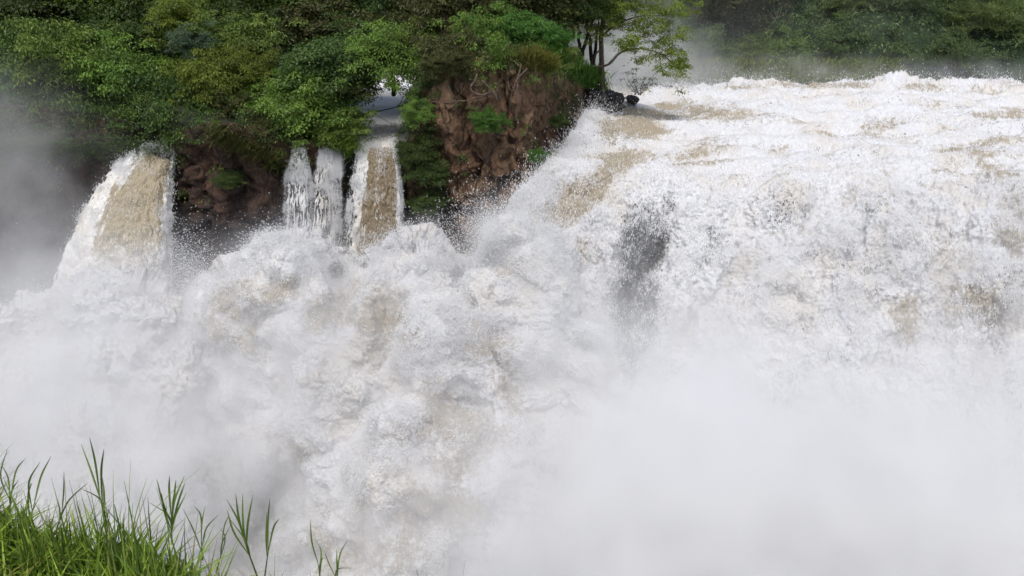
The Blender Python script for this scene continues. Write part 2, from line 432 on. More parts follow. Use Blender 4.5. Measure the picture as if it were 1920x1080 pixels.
# --- foam heap at the foot of the left fall
fc = [-250, -120, -20, 40, 100, 170, 240, 310, 360, 420, 520]
ft = [640, 615, 590, 560, 545, 520, 515, 540, 580, 640, 720]
cF = [[(x, t + 95, 47) for x, t in zip(fc, ft)], [(x, t + 16, 44.5) for x, t in zip(fc, ft)], [(x, t + 8, 43) for x, t in zip(fc, ft)],
      [(x, t + 90, 41) for x, t in zip(fc, ft)], [(x, t + 220, 38.5) for x, t in zip(fc, ft)], [(x, t + 400, 35) for x, t in zip(fc, ft)],
      [(x, t + 640, 31) for x, t in zip(fc, ft)]]
nr, nc = 420, 520
Fm = surf(cF, nr, nc); NF = normals(Fm)
v = np.linspace(0, 1, nr)[:, None] * np.ones((1, nc))
F2, h = stage(Fm, [(.25, 1, 1.2, 51, (1, 1, 1), .5), (.7, 1, .55, 52, (1, 1, 1), .5), (1.8, 2, .2, 53, (1, 1, 1), .5), (5, 1, .07, 54, (1, 1, 1), .5)], .35 + .65 * smooth(0, .3, v))
rim = np.exp(-((v - .3) / .1) ** 2)
F2[..., 2] += rim * (np.abs(fbm(Fm, .8, 4, 55)) * .15 - .1)
o = heap = mesh('foam_heap', F2, grid_faces(nr, nc), M['foam'], attrs={'tan': v * 0, 'dark': v * 0}, shade=True)
tag(o, 'misty white foam heaped at the foot of the leftmost fall', 'foam', kind='stuff')
C1, s1 = scatter(F2, normals(F2), 50000, .35, .25, rim + .1, 5, (.010, .030), .3)
C1 = C1[(C1[:, 0] > -30)]; s1 = s1[:len(C1)]
# drifting drops between the left fall and the plume
n = 9000
cx = rng.normal(345, 34, n); cy = rng.normal(520, 42, n)
C3 = W(cx, cy, rng.uniform(43.5, 46, n)); s3 = .012 + .018 * rng.random(n) ** 2
n = 6000
cx = rng.normal(905, 36, n); cy = rng.normal(425, 34, n)
C4 = W(cx, cy, rng.uniform(43.2, 45, n)); s4 = .010 + .022 * rng.random(n) ** 2
drops('heap_spray', np.concatenate([C1, C3, C4]), np.concatenate([s1, s3, s4]), 'drifting droplets above the foam at the cliff feet')

# --- narrow falls: sheets with torn edges
def sheet(name, ctrl, nr, nc, mat, tanf, holes, amp, label, ndrops, seed, strf=(3.0, 3.0, .35), size=(.010, .03), off=.10, torn=1.0, darkf=None):
    P = surf(ctrl, nr, nc); Nn = normals(P)
    v = np.linspace(0, 1, nr)[:, None] * np.ones((1, nc)); u = np.ones((nr, 1)) * np.linspace(0, 1, nc)[None]
    s = np.array(strf)
    h = billow(P * s, .9, 4, seed) * amp + fbm(P, .5, 2, seed + 3) * amp
    edge = np.minimum(u, 1 - u)
    h = h - .9 * amp * (1 - smooth(0, .12, edge)) * 2
    P2 = P + Nn * h[..., None]
    uv = np.stack([u * nc * .15, v * nr * .042, u * 0 + seed], -1)
    lace = fbm(uv, 1.0, 4, seed + 9, .65)
    keep = lace + holes(u, v) + .9 * smooth(0, .14 * torn, edge) - .80 > 0
    uw = u + .09 * fbm(uv * np.array([.35, .5, 1]), 1, 3, seed + 14)
    tan = tanf(uw, v) + .25 * fbm(uv * np.array([2, .3, 1]), 1, 3, seed + 4)
    o = mesh(name, P2, grid_faces(nr, nc, keep), mat, attrs={'tan': tan, 'dark': v * 0 if darkf is None else darkf(u, v)}, shade=True)
    tag(o, label, 'waterfall', kind='structure')
    w = ((1 - smooth(0, .25, edge)) * 1.2 + .25 + (1 - np.clip(tan, 0, 1)) * .5) * (.3 + v)
    C, sz = scatter(P2, Nn, ndrops, off, .06, w, seed, size, .4)
    return C, sz

Cs = []
# left fan
Cs.append(sheet('waterfall', [
  [(330,256,52.6),(330,262,52.6),(330,268,52.5),(330,276,52.4),(329,286,52.4)],
  [(292,266,51.6),(302,276,51.6),(312,284,51.5),(320,290,51.4),(328,298,51.2)],
  [(250,280,50.7),(270,296,50.4),(290,306,50.2),(310,312,50.2),(328,322,50.4)],
  [(208,310,49.7),(238,332,49.2),(268,342,49.0),(300,348,49.1),(328,362,49.6)],
  [(166,365,48.7),(206,388,48.1),(246,396,47.8),(288,398,48.1),(328,412,48.8)],
  [(128,440,47.7),(178,458,47.0),(228,464,46.6),(280,462,46.9),(327,470,48)],
  [(92,530,46.6),(150,545,45.8),(210,550,45.5),(272,548,46),(326,545,47.2)],
  [(60,700,45),(120,700,44),(190,700,44),(260,700,44.5),(325,690,46)]], 620, 420, M['muddyfan'],
  lambda u, v: 1.0 * smooth(.12, .32, u) * (1 - smooth(.76, .95, u)) * smooth(.16, .28, v) * (1 - .7 * smooth(.55, .85, v)) + .05,
  lambda u, v: .9 * smooth(0, .3, v) + .45, .15, 'leftmost waterfall, a muddy tan fan with torn white edges', 26000, 61, (1.4, 1.4, .5), off=.16,
  darkf=lambda u, v: .95 * smooth(.34, .48, u) * (1 - smooth(.80, .92, u)) * (1 - smooth(.20, .32, v))))
# thin twin cascades
def casc(x0, x1, y0, y1, seed, label, dens=.1):
    m = .5 * (x0 + x1); w = (x1 - x0) / 2
    return sheet('waterfall', [[(m - w * .5, y0 - 18, 52.4), (m, y0 - 18, 52.4), (m + w * .6, y0 - 18, 52.4)],
      [(m - w * .35, y0 - 2, 50.6), (m + w * .1, y0 - 4, 50.6), (m + w * .45, y0, 50.6)],
      [(m - w * .45, y0 + 22, 49.8), (m, y0 + 20, 49.7), (m + w * .6, y0 + 24, 49.8)],
      [(m - w * .85, y0 + 56, 49.4), (m - w * .1, y0 + 54, 49.3), (m + w * .75, y0 + 56, 49.4)],
      [(m - w * .9, y0 + 90, 49.2), (m, y0 + 88, 49.0), (m + w * .9, y0 + 90, 49.2)],
      [(m - w, y1, 48.6), (m, y1, 48.3), (m + w, y1, 48.6)]], 420, 130, M['muddy'],
      lambda u, v: u * 0 - .1, lambda u, v: -.06 + dens + .2 * (1 - smooth(0, .3, v)), .07, label, 30000, seed, (5, 5, .4), (.006, .020), .07, 1.6)
Cs.append(casc(528, 592, 278, 480, 63, 'thin white cascade dropping under the bushes, left of its twin', .1))
Cs.append(casc(578, 640, 286, 480, 64, 'thin white lacy cascade beside the muddy brown fall', .1))
Cs.append(casc(622, 642, 296, 480, 65, 'wispy trickle on dark rock just left of the brown fall', -.25))
# brown middle fall
Cs.append(sheet('waterfall', [
  [(682,232,57.5),(700,232,57.5),(716,232,57.5),(732,232,57.5),(748,232,57.5)],
  [(676,262,52),(696,264,52),(714,264,52),(730,264,52),(746,262,52)],
  [(668,284,50.2),(690,280,50.3),(712,280,50.3),(732,280,50.3),(748,284,50.2)],
  [(658,330,49.3),(684,322,49.3),(710,322,49.2),(736,322,49.3),(753,330,49.3)],
  [(648,400,48.6),(678,400,48.5),(708,400,48.4),(738,400,48.4),(758,400,48.6)],
  [(638,480,47.8),(672,480,47.6),(706,480,47.5),(740,480,47.5),(764,480,47.8)]], 560, 320, M['muddy'],
  lambda u, v: (1.1 * smooth(.16, .40, u) * (1 - smooth(.70, .96, u)) - .6 * np.exp(-((u - .50) / .03) ** 2) * smooth(.3, .5, v) * (1 - smooth(.75, .95, v))) * smooth(.28, .42, v) + .25 * (1 - smooth(.2, .4, v)),
  lambda u, v: 1.0 - .75 * smooth(.4, .8, v) * (1 - smooth(.1, .25, u)), .09, 'straight muddy brown waterfall with white edges in the gap left of the islet', 22000, 66, (4, 4, .35), off=.12))
drops('cascade_spray', np.concatenate([c for c, s in Cs]), np.concatenate([s for c, s in Cs]), 'small droplets around the narrow falls below the bushes', flow=(0, -.1, -1))

# --- upper river behind islet and bushes
xs = np.linspace(-34, 60, 520); ys = np.linspace(52.5, 92, 300)
X, Y = np.meshgrid(xs, ys)
Pr = np.stack([X, Y, 0 * X - .25], -1)
h = fbm(Pr * np.array([.5, 1.2, 1]), .5, 4, 71) * .22 + billow(Pr * np.array([.5, 1.3, 1]), 1.6, 3, 72) * .05
Pr[..., 2] += h - 1.5 * smooth(-1, 3, X)
tan = .42 + .4 * fbm(Pr * np.array([.3, 1.5, 1]), .7, 3, 73)
o = mesh('river', Pr, grid_faces(*X.shape), M['river'], attrs={'tan': tan - .75, 'dark': tan * 0 - .1}, shade=True)
tag(o, 'choppy grey white river flowing behind the islet', 'river', kind='structure')
# basin
xs = np.linspace(-70, 90, 260); ys = np.linspace(8, 52, 120)
X, Y = np.meshgrid(xs, ys); Pb = np.stack([X, Y, 0 * X - 19], -1)
Pb[..., 2] += billow(Pb, .2, 4, 75) * .8
o = mesh('water', Pb, grid_faces(*X.shape), M['foam'], attrs={'tan': X * 0 + .1, 'dark': X * 0}, shade=True)
tag(o, 'white churning pool at the bottom of the gorge', 'water', kind='structure')

# ================================================================== TERRAIN
def loft(name, outline, ztop, zbot, mat, label, amp, seed, ns=520, nz=230, lean=.12, kind='structure', cat='cliff', moss=None, wetz=-3.2, strata=(1, 1, .5), topn=60, dome=1.0):
    O = np.array(outline, float); O = np.vstack([O, O[:1]])
    d = np.r_[0, np.cumsum(np.linalg.norm(np.diff(O[:, :2], axis=0), axis=1))]
    s = np.linspace(0, d[-1], ns)
    px = np.interp(s, d, O[:, 0]); py = np.interp(s, d, O[:, 1]); pz = np.interp(s, d, O[:, 2])
    k = 7; ker = np.ones(2 * k + 1) / (2 * k + 1)
    sm = lambda a: np.convolve(np.r_[a[-k - 1:-1], a, a[1:k + 1]], ker, 'valid')
    px, py, pz = sm(px), sm(py), sm(pz)
    cx, cy = px.mean(), py.mean()
    nx, ny = np.gradient(py), -np.gradient(px); L = np.hypot(nx, ny) + 1e-9; nx /= L; ny /= L
    sgn = np.sign(np.sum(nx * (px - cx) + ny * (py - cy))); nx *= sgn; ny *= sgn
    t = np.linspace(0, 1, nz)[:, None]
    Z = zbot + (pz[None] - zbot) * t
    X = px[None] + nx[None] * (1 - t) * lean * (pz[None] - zbot); Y = py[None] + ny[None] * (1 - t) * lean * (pz[None] - zbot)
    P = np.stack([X, Y, Z], -1)
    nn = np.stack([np.broadcast_to(nx, X.shape), np.broadcast_to(ny, X.shape), 0 * X], -1)
    S = np.array(strata)
    Pw = P + np.stack([fbm(P, .5, 3, seed + 21), fbm(P, .5, 3, seed + 22), fbm(P, .5, 3, seed + 23)], -1) * .8
    h = fbm(Pw * S, .22, 2, seed) * 1.2 - (1 - np.abs(noise(Pw * np.array([1, 1, .18]), .55, seed + 4)) * 2.4).clip(0) ** 3 * .8 \
        + np.abs(noise(Pw * np.array([1, 1, .35]), .8, seed + 5)) * .6 + fbm(Pw * np.array([1, 1, .6]), 1.2, 5, seed + 7, .6) * .26
    h = h - .15
    h *= (1 - .75 * smooth(.9, 1, t))
    P = P + nn * (h * amp)[..., None]
    # top: shrink rings to the middle
    q = np.linspace(0, 1, topn + 1)[1:, None]
    last = P[-1]
    c = np.array([cx, cy, 0])
    TX = last[None, :, 0] * (1 - q) + cx * q; TY = last[None, :, 1] * (1 - q) + cy * q
    TZ = last[None, :, 2] * (1 - q) + (last[:, 2].mean() + dome) * q
    T = np.stack([TX, TY, TZ], -1); T[..., 2] += fbm(T, .5, 4, seed + 11) * .35 * np.sin(np.pi * np.clip(q, 0, 1) ** .5)
    P = np.concatenate([P, T], 0)
    ms = np.zeros(P.shape[:2]); ms[nz:] = .6; ms[:nz] = .25 * smooth(.8, 1, t)
    if moss is not None: ms[:nz] += moss(P[:nz])
    wet = smooth(wetz + 1, wetz - 1.5, P[..., 2] + fbm(P, .6, 3, seed + 13) * 1.2) * .8
    o = mesh(name, P, grid_faces(P.shape[0], P.shape[1]), mat, attrs={'moss': ms, 'wet': wet}, shade=True)
    tag(o, label, cat, kind=kind); return P

def g(px, py, Y): return tuple(W(px, py, Y))
# islet
PI_ = loft('cliff', [g(770,268,50.8)[:2] + (1.0,), g(800,200,49.6)[:2] + (3.6,), g(845,130,48.8)[:2] + (4.9,), g(900,110,48.2)[:2] + (5.3,), g(960,120,47.8)[:2] + (5.4,),
     g(1000,130,49.2)[:2] + (5.2,), g(1035,150,51.8)[:2] + (4.3,), g(1070,165,54.8)[:2] + (3.3,), g(1100,178,58.3)[:2] + (2.1,), g(1125,184,62)[:2] + (.8,), g(1145,186,66)[:2] + (.3,),
     g(1100,180,72)[:2] + (.5,), g(960,180,73)[:2] + (.8,), g(820,190,70)[:2] + (.8,), g(768,200,62)[:2] + (.8,), g(760,230,56)[:2] + (.8,)],
     None, -20, M['cliff'], 'reddish brown earth cliff of the islet between the falls', 1.0, 81, lean=.0, wetz=-5.2, ns=1100, nz=380, dome=.2,
     moss=lambda P: .08 + .22 * np.exp(-((PX(P)[0] - 1060) / 26) ** 2 - ((PX(P)[1] - 220) / 40) ** 2))
# left bank
PL_ = loft('cliff', [(-95, 52, 3), (-60, 51, 3), (-42, 51.2, 2.6), (-31, 51.6, 2.2), (-24, 51.8, 1.6), g(316,262,51.6)[:2] + (.4,), g(335,250,49.8)[:2] + (.9,), g(400,225,49.4)[:2] + (1.6,), g(470,225,49.6)[:2] + (1.5,),
     g(530,265,50.3)[:2] + (.7,), g(590,280,50.8)[:2] + (.05,), g(640,280,51.2)[:2] + (.1,), g(668,265,53.5)[:2] + (.2,), g(660,235,58)[:2] + (.4,), g(600,200,66)[:2] + (1.5,), (-14, 74, 2.5), (-20, 92, 3.5), (-60, 98, 6), (-95, 96, 6)],
     None, -20, M['cliffdark'], 'dark mossy cliff of the left bank under hanging bushes', 1.0, 91, ns=900, lean=.05, dome=3.0, wetz=-3.5,
     moss=lambda P: .05 + .25 * fbm(P, .35, 2, 95))
# rock ledge the brown fall drops over
loft('rock_ledge', [g(632,300,50.9)[:2] + (-.75,), g(700,300,50.9)[:2] + (-.75,), g(790,300,50.9)[:2] + (-.75,), g(800,260,57)[:2] + (-.8,), g(640,260,57)[:2] + (-.8,)],
     None, -20, M['rock'], 'black wet ledge behind the brown fall', .35, 97, ns=220, lean=.03, cat='rock ledge', dome=0, wetz=2)
# scarp under the broad waterfall
P = A[::12, ::12] - normals(A[::12, ::12]) * 1.6; P[..., 2] -= .8
P2 = P.copy()
# far hillside
xs = np.linspace(-120, 260, 260); ys = np.linspace(74, 330, 200)
X, Y = np.meshgrid(xs, ys)
shore = 79 + 3 * np.sin(X * .07) + fbm(np.stack([X, Y * 0, X * 0], -1), .08, 3, 101) * 3
Z = -1.2 + 3.0 * smooth(0, 5, Y - shore) + np.maximum(0, Y - shore - 3) * .62
Ph = np.stack([X, Y, Z], -1); Ph[..., 2] += fbm(Ph, .06, 5, 102) * 2.5 * smooth(2, 20, Y - shore)
o = mesh('hillside', Ph, grid_faces(*X.shape), M['hill'], attrs={'moss': X * 0 + .3, 'wet': X * 0}, shade=True)
tag(o, 'wooded hillside rising beyond the river', 'hillside', kind='structure')
def hillz(x, y):
    sh = 79 + 3 * math.sin(x * .07); return -1.2 + 3.0 * float(smooth(0, 5, y - sh)) + max(0, y - sh - 3) * .62
# near bank under the viewer
xs = np.linspace(-14, 22, 300); ys = np.linspace(-8, 9, 200)
X, Y = np.meshgrid(xs, ys)
edge = 2.70 - .33 * (X + .9) + .18 * np.sin(X * 1.7) + .12 * np.sin(X * 4.1 + 1)
edge = np.where(X > -.2, np.maximum(2.33 - .9 * (X + .2), 1.0), edge)
d = Y - edge
Zb = 9.75 - .10 * np.clip(-d, 0, 6) * 0 - .05 * (X + 2) + .10 * fbm(np.stack([X, Y, 0 * X], -1), .8, 3, 104)
Zb = Zb - smooth(-.1, .9, d) * 6 - np.maximum(d, 0) * 3
Pn = np.stack([X, Y, Zb], -1)
o = mesh('ground', Pn, grid_faces(*X.shape), M['soil'], attrs={'moss': X * 0 + .2, 'wet': X * 0}, shade=True)
tag(o, 'grassy bank at the viewer\'s feet above the gorge', 'ground', kind='structure')
def bankz(x, y):
    e = 2.70 - .33 * (x + .9) + .18 * np.sin(x * 1.7) + .12 * np.sin(x * 4.1 + 1)
    e = np.where(x > -.2, np.maximum(2.33 - .9 * (x + .2), 1.0), e)
    d = y - e
    return 9.75 - .05 * (x + 2) + .10 * fbm(np.stack([x, y, 0 * x], -1), .8, 3, 104) - smooth(-.1, .9, d) * 6 - np.maximum(d, 0) * 3, d

# ================================================================== VEGETATION
def leaves(C, D, U, L, Wd, tone):
    """one folded four-cornered leaf per row: C base, D direction, U up, L length, Wd width"""
    D = D / (np.linalg.norm(D, axis=1, keepdims=True) + 1e-9)
    S = np.cross(D, U); S /= (np.linalg.norm(S, axis=1, keepdims=True) + 1e-9)
    Up = np.cross(S, D)
    L = L[:, None]; Wd = Wd[:, None]
    m = C + D * L * .45
    V = np.stack([C, m + S * Wd * .5 + Up * Wd * .18, C + D * L - Up * L * .18, m - S * Wd * .5 + Up * Wd * .18], 1)
    n = len(C); Fc = np.arange(n * 4).reshape(n, 4)
    return V.reshape(-1, 3), Fc, np.repeat(tone, 4)

def clump_leaves(cen, rad, per, lsz, r, flat=.42, droop=.35):
    k = len(cen)
    off = r.normal(size=(k, per, 3)) * rad[:, None, None] * np.array([.55, .55, .55 * flat])
    P = cen[:, None] + off
    D = off * np.array([1, 1, .5]) + r.normal(size=off.shape) * rad[:, None, None] * .35
    D[..., 2] -= droop * rad[:, None]
    # tips droop at the rim of every spray
    rr = np.linalg.norm(off[..., :2], axis=-1) / rad[:, None]
    P[..., 2] -= rr ** 2 * rad[:, None] * .35 * droop * 2
    U = r.normal(size=off.shape) * .45 + np.array([0, 0, 1.0])
    n = k * per
    L = lsz * (.6 + .8 * r.random(n)); tone_c = r.random(k)
    tone = np.clip(.62 * np.repeat(tone_c, per) + .38 * r.random(n), 0, 1)
    return leaves(P.reshape(-1, 3), D.reshape(-1, 3), U.reshape(-1, 3), L, L * .5, tone)

def crown_pts(n, r, rad, squash, lump_seed):
    d = r.normal(size=(n, 3)); d /= np.linalg.norm(d, axis=1)[:, None]
    lump = 1 + 1.15 * noise(d * 2.1, 1.0, lump_seed)
    rr = (.40 + .62 * r.random(n) ** .6) * lump
    p = d * rr[:, None] * rad; p[:, 2] *= squash
    return p

def tube_path(pts, r0, r1, sides=7, jig=0.0, seed=0):
    pts = np.asarray(pts, float); n = max(8, len(pts) * 6)
    P = cr(pts, n, 0); P = P + fbm(P, 1.5, 2, seed)[:, None] * np.array([1, .6, .4]) * jig
    T = np.gradient(P, axis=0); T /= np.linalg.norm(T, axis=1)[:, None] + 1e-9
    up = np.where(np.abs(T[:, 2:3]) > .8, np.array([[1, 0, 0]]), np.array([[0, 0, 1]]))
    S = np.cross(T, up); S /= np.linalg.norm(S, axis=1)[:, None] + 1e-9; B_ = np.cross(T, S)
    a = np.linspace(0, 2 * math.pi, sides, endpoint=False)
    rad = np.linspace(r0, r1, n)[:, None, None] * (1 + .12 * np.sin(3 * a + seed))[None, :, None]
    V = P[:, None] + rad * (np.cos(a)[None, :, None] * S[:, None] + np.sin(a)[None, :, None] * B_[:, None])
    i = np.arange(n * sides).reshape(n, sides); j = np.roll(i, -1, 1)
    Fc = np.stack([i[:-1], i[1:], j[1:], j[:-1]], -1).reshape(-1, 4)
    return V.reshape(-1, 3), Fc

def join(parts):
    Vs, Fs, k = [], [], 0
    for V, Fc in parts: Vs.append(V); Fs.append(Fc + k); k += len(V)
    return np.concatenate(Vs), np.concatenate(Fs)

# crown prototypes (mesh data shared by the copies)
def proto_crown(mat, seed, rad=2.4, ncl=150, per=62, lsz=.20, squash=.72, crad=.5, droop=.35):
    r = np.random.default_rng(seed)
    c = crown_pts(ncl, r, rad, squash, seed); c[:, 2] += 0
    V, Fc, tone = clump_leaves(c, crad * (.7 + .6 * r.random(ncl)), per, lsz, r, droop=droop)
    return mesh('crown', V, Fc, M[mat], attrs={'tone': tone}).data

def proto_trunk(mat, seed, h=3.2, rad=2.2):
    r = np.random.default_rng(seed)
    top = np.array([r.uniform(-.3, .3), r.uniform(-.3, .3), 0.2])
    base = np.array([0, 0, -h])
    parts = [tube_path([base, base * .6 + [.12, 0, 0], base * .25 + [-.1, .1, 0], top], .17, .07, 8, .08, seed)]
    for k in range(8):
        a = k * .8 + r.random(); f = r.uniform(.1, .6)
        s = base * f + top * (1 - f)
        e = np.array([math.cos(a) * rad * .8, math.sin(a) * rad * .8, r.uniform(-.3, 1.0)])
        parts.append(tube_path([s, (s + e) / 2 + [0, 0, .25], e], .075, .018, 5, .12, seed + k))
    V, Fc = join(parts)
    return mesh('trunk', V, Fc, M[mat], shade=True).data

def kill_protos():
    for o in list(col.objects):
        if o.type == 'MESH' and o.name.split('.')[0] in ('crown', 'trunk') and o.parent is None and 'category' not in o:
            bpy.data.objects.remove(o)

PR = {}
for k, mt in enumerate(['leaf_dark', 'leaf_mid', 'leaf_lime', 'leaf_bright', 'leaf_blue', 'leaf_olive']):
    PR[mt] = [proto_crown(mt, 200 + k * 5 + j, per=95, ncl=165, lsz=.175, crad=.48, droop=.5) for j in range(2)]
FARP = [proto_crown(mt, 300 + j, rad=3.6, ncl=230, per=70, lsz=.21, squash=.74, crad=.62, droop=.2) for j, mt in enumerate(['far_mid', 'far_dark', 'far_mid', 'far_dark', 'far_olive'])]
TR = [proto_trunk('bark', 400), proto_trunk('bark_dark', 401)]
kill_protos()

def plant(name, cen, s, crown, trunk, label, cat, group=None, rot=None, sz=None, foot=None):
    """foot: where it roots; the crown centre is cen"""
    th = 3.2 * s
    base = np.array([cen[0], cen[1], cen[2] - th]) if foot is None else np.asarray(foot)
    root = empty(name, base)
    rz = random.uniform(0, 6.28) if rot is None else rot
    oc = bpy.data.objects.new('crown', crown); col.objects.link(oc); oc.parent = root
    oc.location = [float(a - b) for a, b in zip(cen, base)]; oc.rotation_euler = (random.uniform(-.15, .15), random.uniform(-.15, .15), rz)
    k = sz or (1, 1, 1); oc.scale = (s * k[0], s * k[1], s * k[2])
    ot = bpy.data.objects.new('trunk', trunk); col.objects.link(ot); ot.parent = root
    d = np.asarray(cen) - base
    ot.location = [float(x) for x in d]
    q = Vector([float(x) for x in d]).to_track_quat('Z', 'Y'); ot.rotation_euler = q.to_euler()
    ot.scale = (s, s, max(.2, float(np.linalg.norm(d)) / 3.2))
    tag(root, label, cat, group)
    return root

# survey of the near jungle: x, y of the crown centre, distance, size, leaf kind, label
NEAR = [
 # back rank
 (-60, 20, 63, 1.5, 'leaf_dark', 'dark tree in the misty upper left corner'),
 (60, 0, 62, 1.35, 'leaf_dark', 'dark green tree at the top of the picture, second from the left edge'),
 (165, -25, 63, 1.3, 'leaf_mid', 'tree with yellow tips at the top, above the broad hazy crown'),
 (280, -15, 63, 1.3, 'leaf_dark', 'shaded tree top left of the yellowish leaf spray'),
 (400, -20, 63, 1.3, 'leaf_mid', 'mid green tree rising behind the blue green bush'),
 (520, -20, 62, 1.3, 'leaf_mid', 'mid green tree at the top above the bright round bush'),
 (640, -25, 62, 1.3, 'leaf_dark', 'dark tree at the top above the river gap'),
 (760, -20, 62, 1.3, 'leaf_olive', 'olive tree at the top where the left bank meets the islet'),
 (230, 60, 60, 1.15, 'leaf_dark', 'dark crown in the shade between the hazy crown and blue green bush'),
 (470, 50, 60, 1.2, 'leaf_dark', 'deep green crown right of the blue green bush'),
 (600, 40, 60, 1.2, 'leaf_olive', 'dull olive crown with bare twigs above the bright round bush'),
 (700, 60, 59, 1.2, 'leaf_dark', 'dark crown hanging above the river gap'),
 (40, 95, 57, 1.15, 'leaf_dark', 'dim hazy crown at the left edge of the jungle'),
 (330, 190, 54.5, 1.1, 'leaf_dark', 'black green thicket in the hollow right of the leftmost fall'),
 # front rank
 (110, 110, 55, 1.30, 'leaf_mid', 'broad hazy green crown above the leftmost fall'),
 (215, 125, 55, 1.05, 'leaf_mid', 'drooping crown with pale leaf tips above the muddy fan'),
 (30, 160, 55, 1.05, 'leaf_bright', 'lit green bush at the left edge above the mist'),
 (95, 215, 54, 1.0, 'leaf_dark', 'dark bush hanging on the bank above the mist'),
 (185, 225, 53.5, .9, 'leaf_dark', 'dark creeper bush just above the leftmost fall'),
 (265, 225, 54, .8, 'leaf_dark', 'low shadowed bush at the head of the leftmost fall'),
 (335, 30, 56, .75, 'leaf_lime', 'yellow green leaf spray at the top behind the blue green bush'),
 (365, 72, 54, .62, 'leaf_blue', 'small blue green bush with pale leaves'),
 (440, 70, 55.5, .85, 'leaf_mid', 'rounded green bush right of the blue green one'),
 (395, 140, 52.5, .85, 'leaf_lime', 'yellow green spreading bush in the middle of the left bank'),
 (460, 125, 53, .6, 'leaf_lime', 'small yellow green bush leaning right on the left bank'),
 (560, 125, 53.2, .48, 'leaf_bright', 'small bright green round bush above the cascades'),
 (510, 180, 53, .8, 'leaf_mid', 'green bush left of the large leafed one above the cascades'),
 (590, 195, 51.8, .95, 'leaf_mid', 'large leafed bush hanging just over the twin cascades'),
 (640, 235, 51.4, .70, 'leaf_mid', 'drooping bush at the left lip of the brown fall'),
 (545, 235, 51.4, .62, 'leaf_dark', 'dark bush at the cliff edge over the left cascade'),
 (640, 115, 53, 1.0, 'leaf_dark', 'dark green crown over the river gap'),
 (728, 105, 52.5, .95, 'leaf_mid', 'mid green crown reaching across the gap to the islet'),
 (668, 150, 52.5, .55, 'leaf_dark', 'low dark crown whose twigs touch the river in the gap'),
 (430, 195, 52, .55, 'leaf_olive', 'olive scrub on top of the dark earth cliff'),
 (480, 235, 50.6, .45, 'leaf_olive', 'hanging scrub on the dark cliff left of the cascades'),
 (430, 335, 49.3, .30, 'leaf_dark', 'small dark tuft low on the dark earth cliff'),
 # islet
 (815, 120, 48.9, .42, 'leaf_olive', 'olive scrub at the upper left corner of the islet cliff'),
 (808, 168, 49.9, .45, 'leaf_dark', 'dark bush just above the left edge shrub of the islet'),
 (862, 112, 48.3, .42, 'leaf_olive', 'dull bush hanging over the brow above the roots'),
 (1040, 100, 53.5, .42, 'leaf_mid', 'green bush in the grass on the islet brow'),
 (830, 30, 56, 1.15, 'leaf_olive', 'olive thorny tree at the left end of the islet'),
 (900, -10, 55, 1.15, 'leaf_olive', 'olive tree at the top over the hanging roots'),
 (985, -15, 56, 1.2, 'leaf_olive', 'olive tree at the top in the middle of the islet'),
 (1075, -20, 58, 1.2, 'leaf_dark', 'dark crown above the pair of black trunks'),
 (905, 60, 51.5, .75, 'leaf_mid', 'green bush above the hanging roots'),
 (975, 50, 51.5, .60, 'leaf_bright', 'bright green bush on the islet beside the black trunks'),
 (1025, 75, 53, .55, 'leaf_bright', 'leafy green bush left of the black trunks'),
 (845, 95, 50.5, .72, 'leaf_olive', 'brownish tangled scrub at the head of the roots'),
 (775, 90, 54, .9, 'leaf_mid', 'green crown on the islet side of the gap'),
 (960, 105, 50.5, .45, 'leaf_olive', 'dull scrub at the brow of the brown cliff'),
 (795, 205, 49.2, .42, 'leaf_mid', 'green shrub clinging to the left edge of the islet cliff'),
 (912, 222, 47.0, .42, 'leaf_bright', 'bright shrub halfway up the brown cliff face'),
 (785, 280, 49.4, .55, 'leaf_dark', 'dark ivy at the upper right of the brown fall'),
 (812, 320, 48.6, .45, 'leaf_dark', 'dark ivy lower down beside the brown fall'),
 (800, 380, 48.2, .38, 'leaf_dark', 'lowest dark ivy tuft over the black hollow'),
 (1007, 290, 47.8, .20, 'leaf_bright', 'tiny green tuft at the cliff foot beside the broad fall'),
 (1045, 225, 50.8, .22, 'leaf_dark', 'small tuft on the right side of the brown cliff'),
]
for i, (x, y, Yd, s, mt, lab) in enumerate(NEAR):
    c = W(x, y, Yd)
    low = y > 200 or s < .5
    foot = np.array([c[0], c[1] + (1.0 if low else 1.2) * s, c[2] - (.6 if low else 2.6) * s])
    plant('bush' if s < .85 else 'tree', c, s * .92, PR[mt][i % 2], TR[i % 2], lab, 'bush' if s < .85 else 'tree',
          'bushes on the banks' if s < .85 else 'trees on the banks', foot=foot, sz=(random.uniform(.9, 1.35), 1.0, random.uniform(.8, 1.15)))

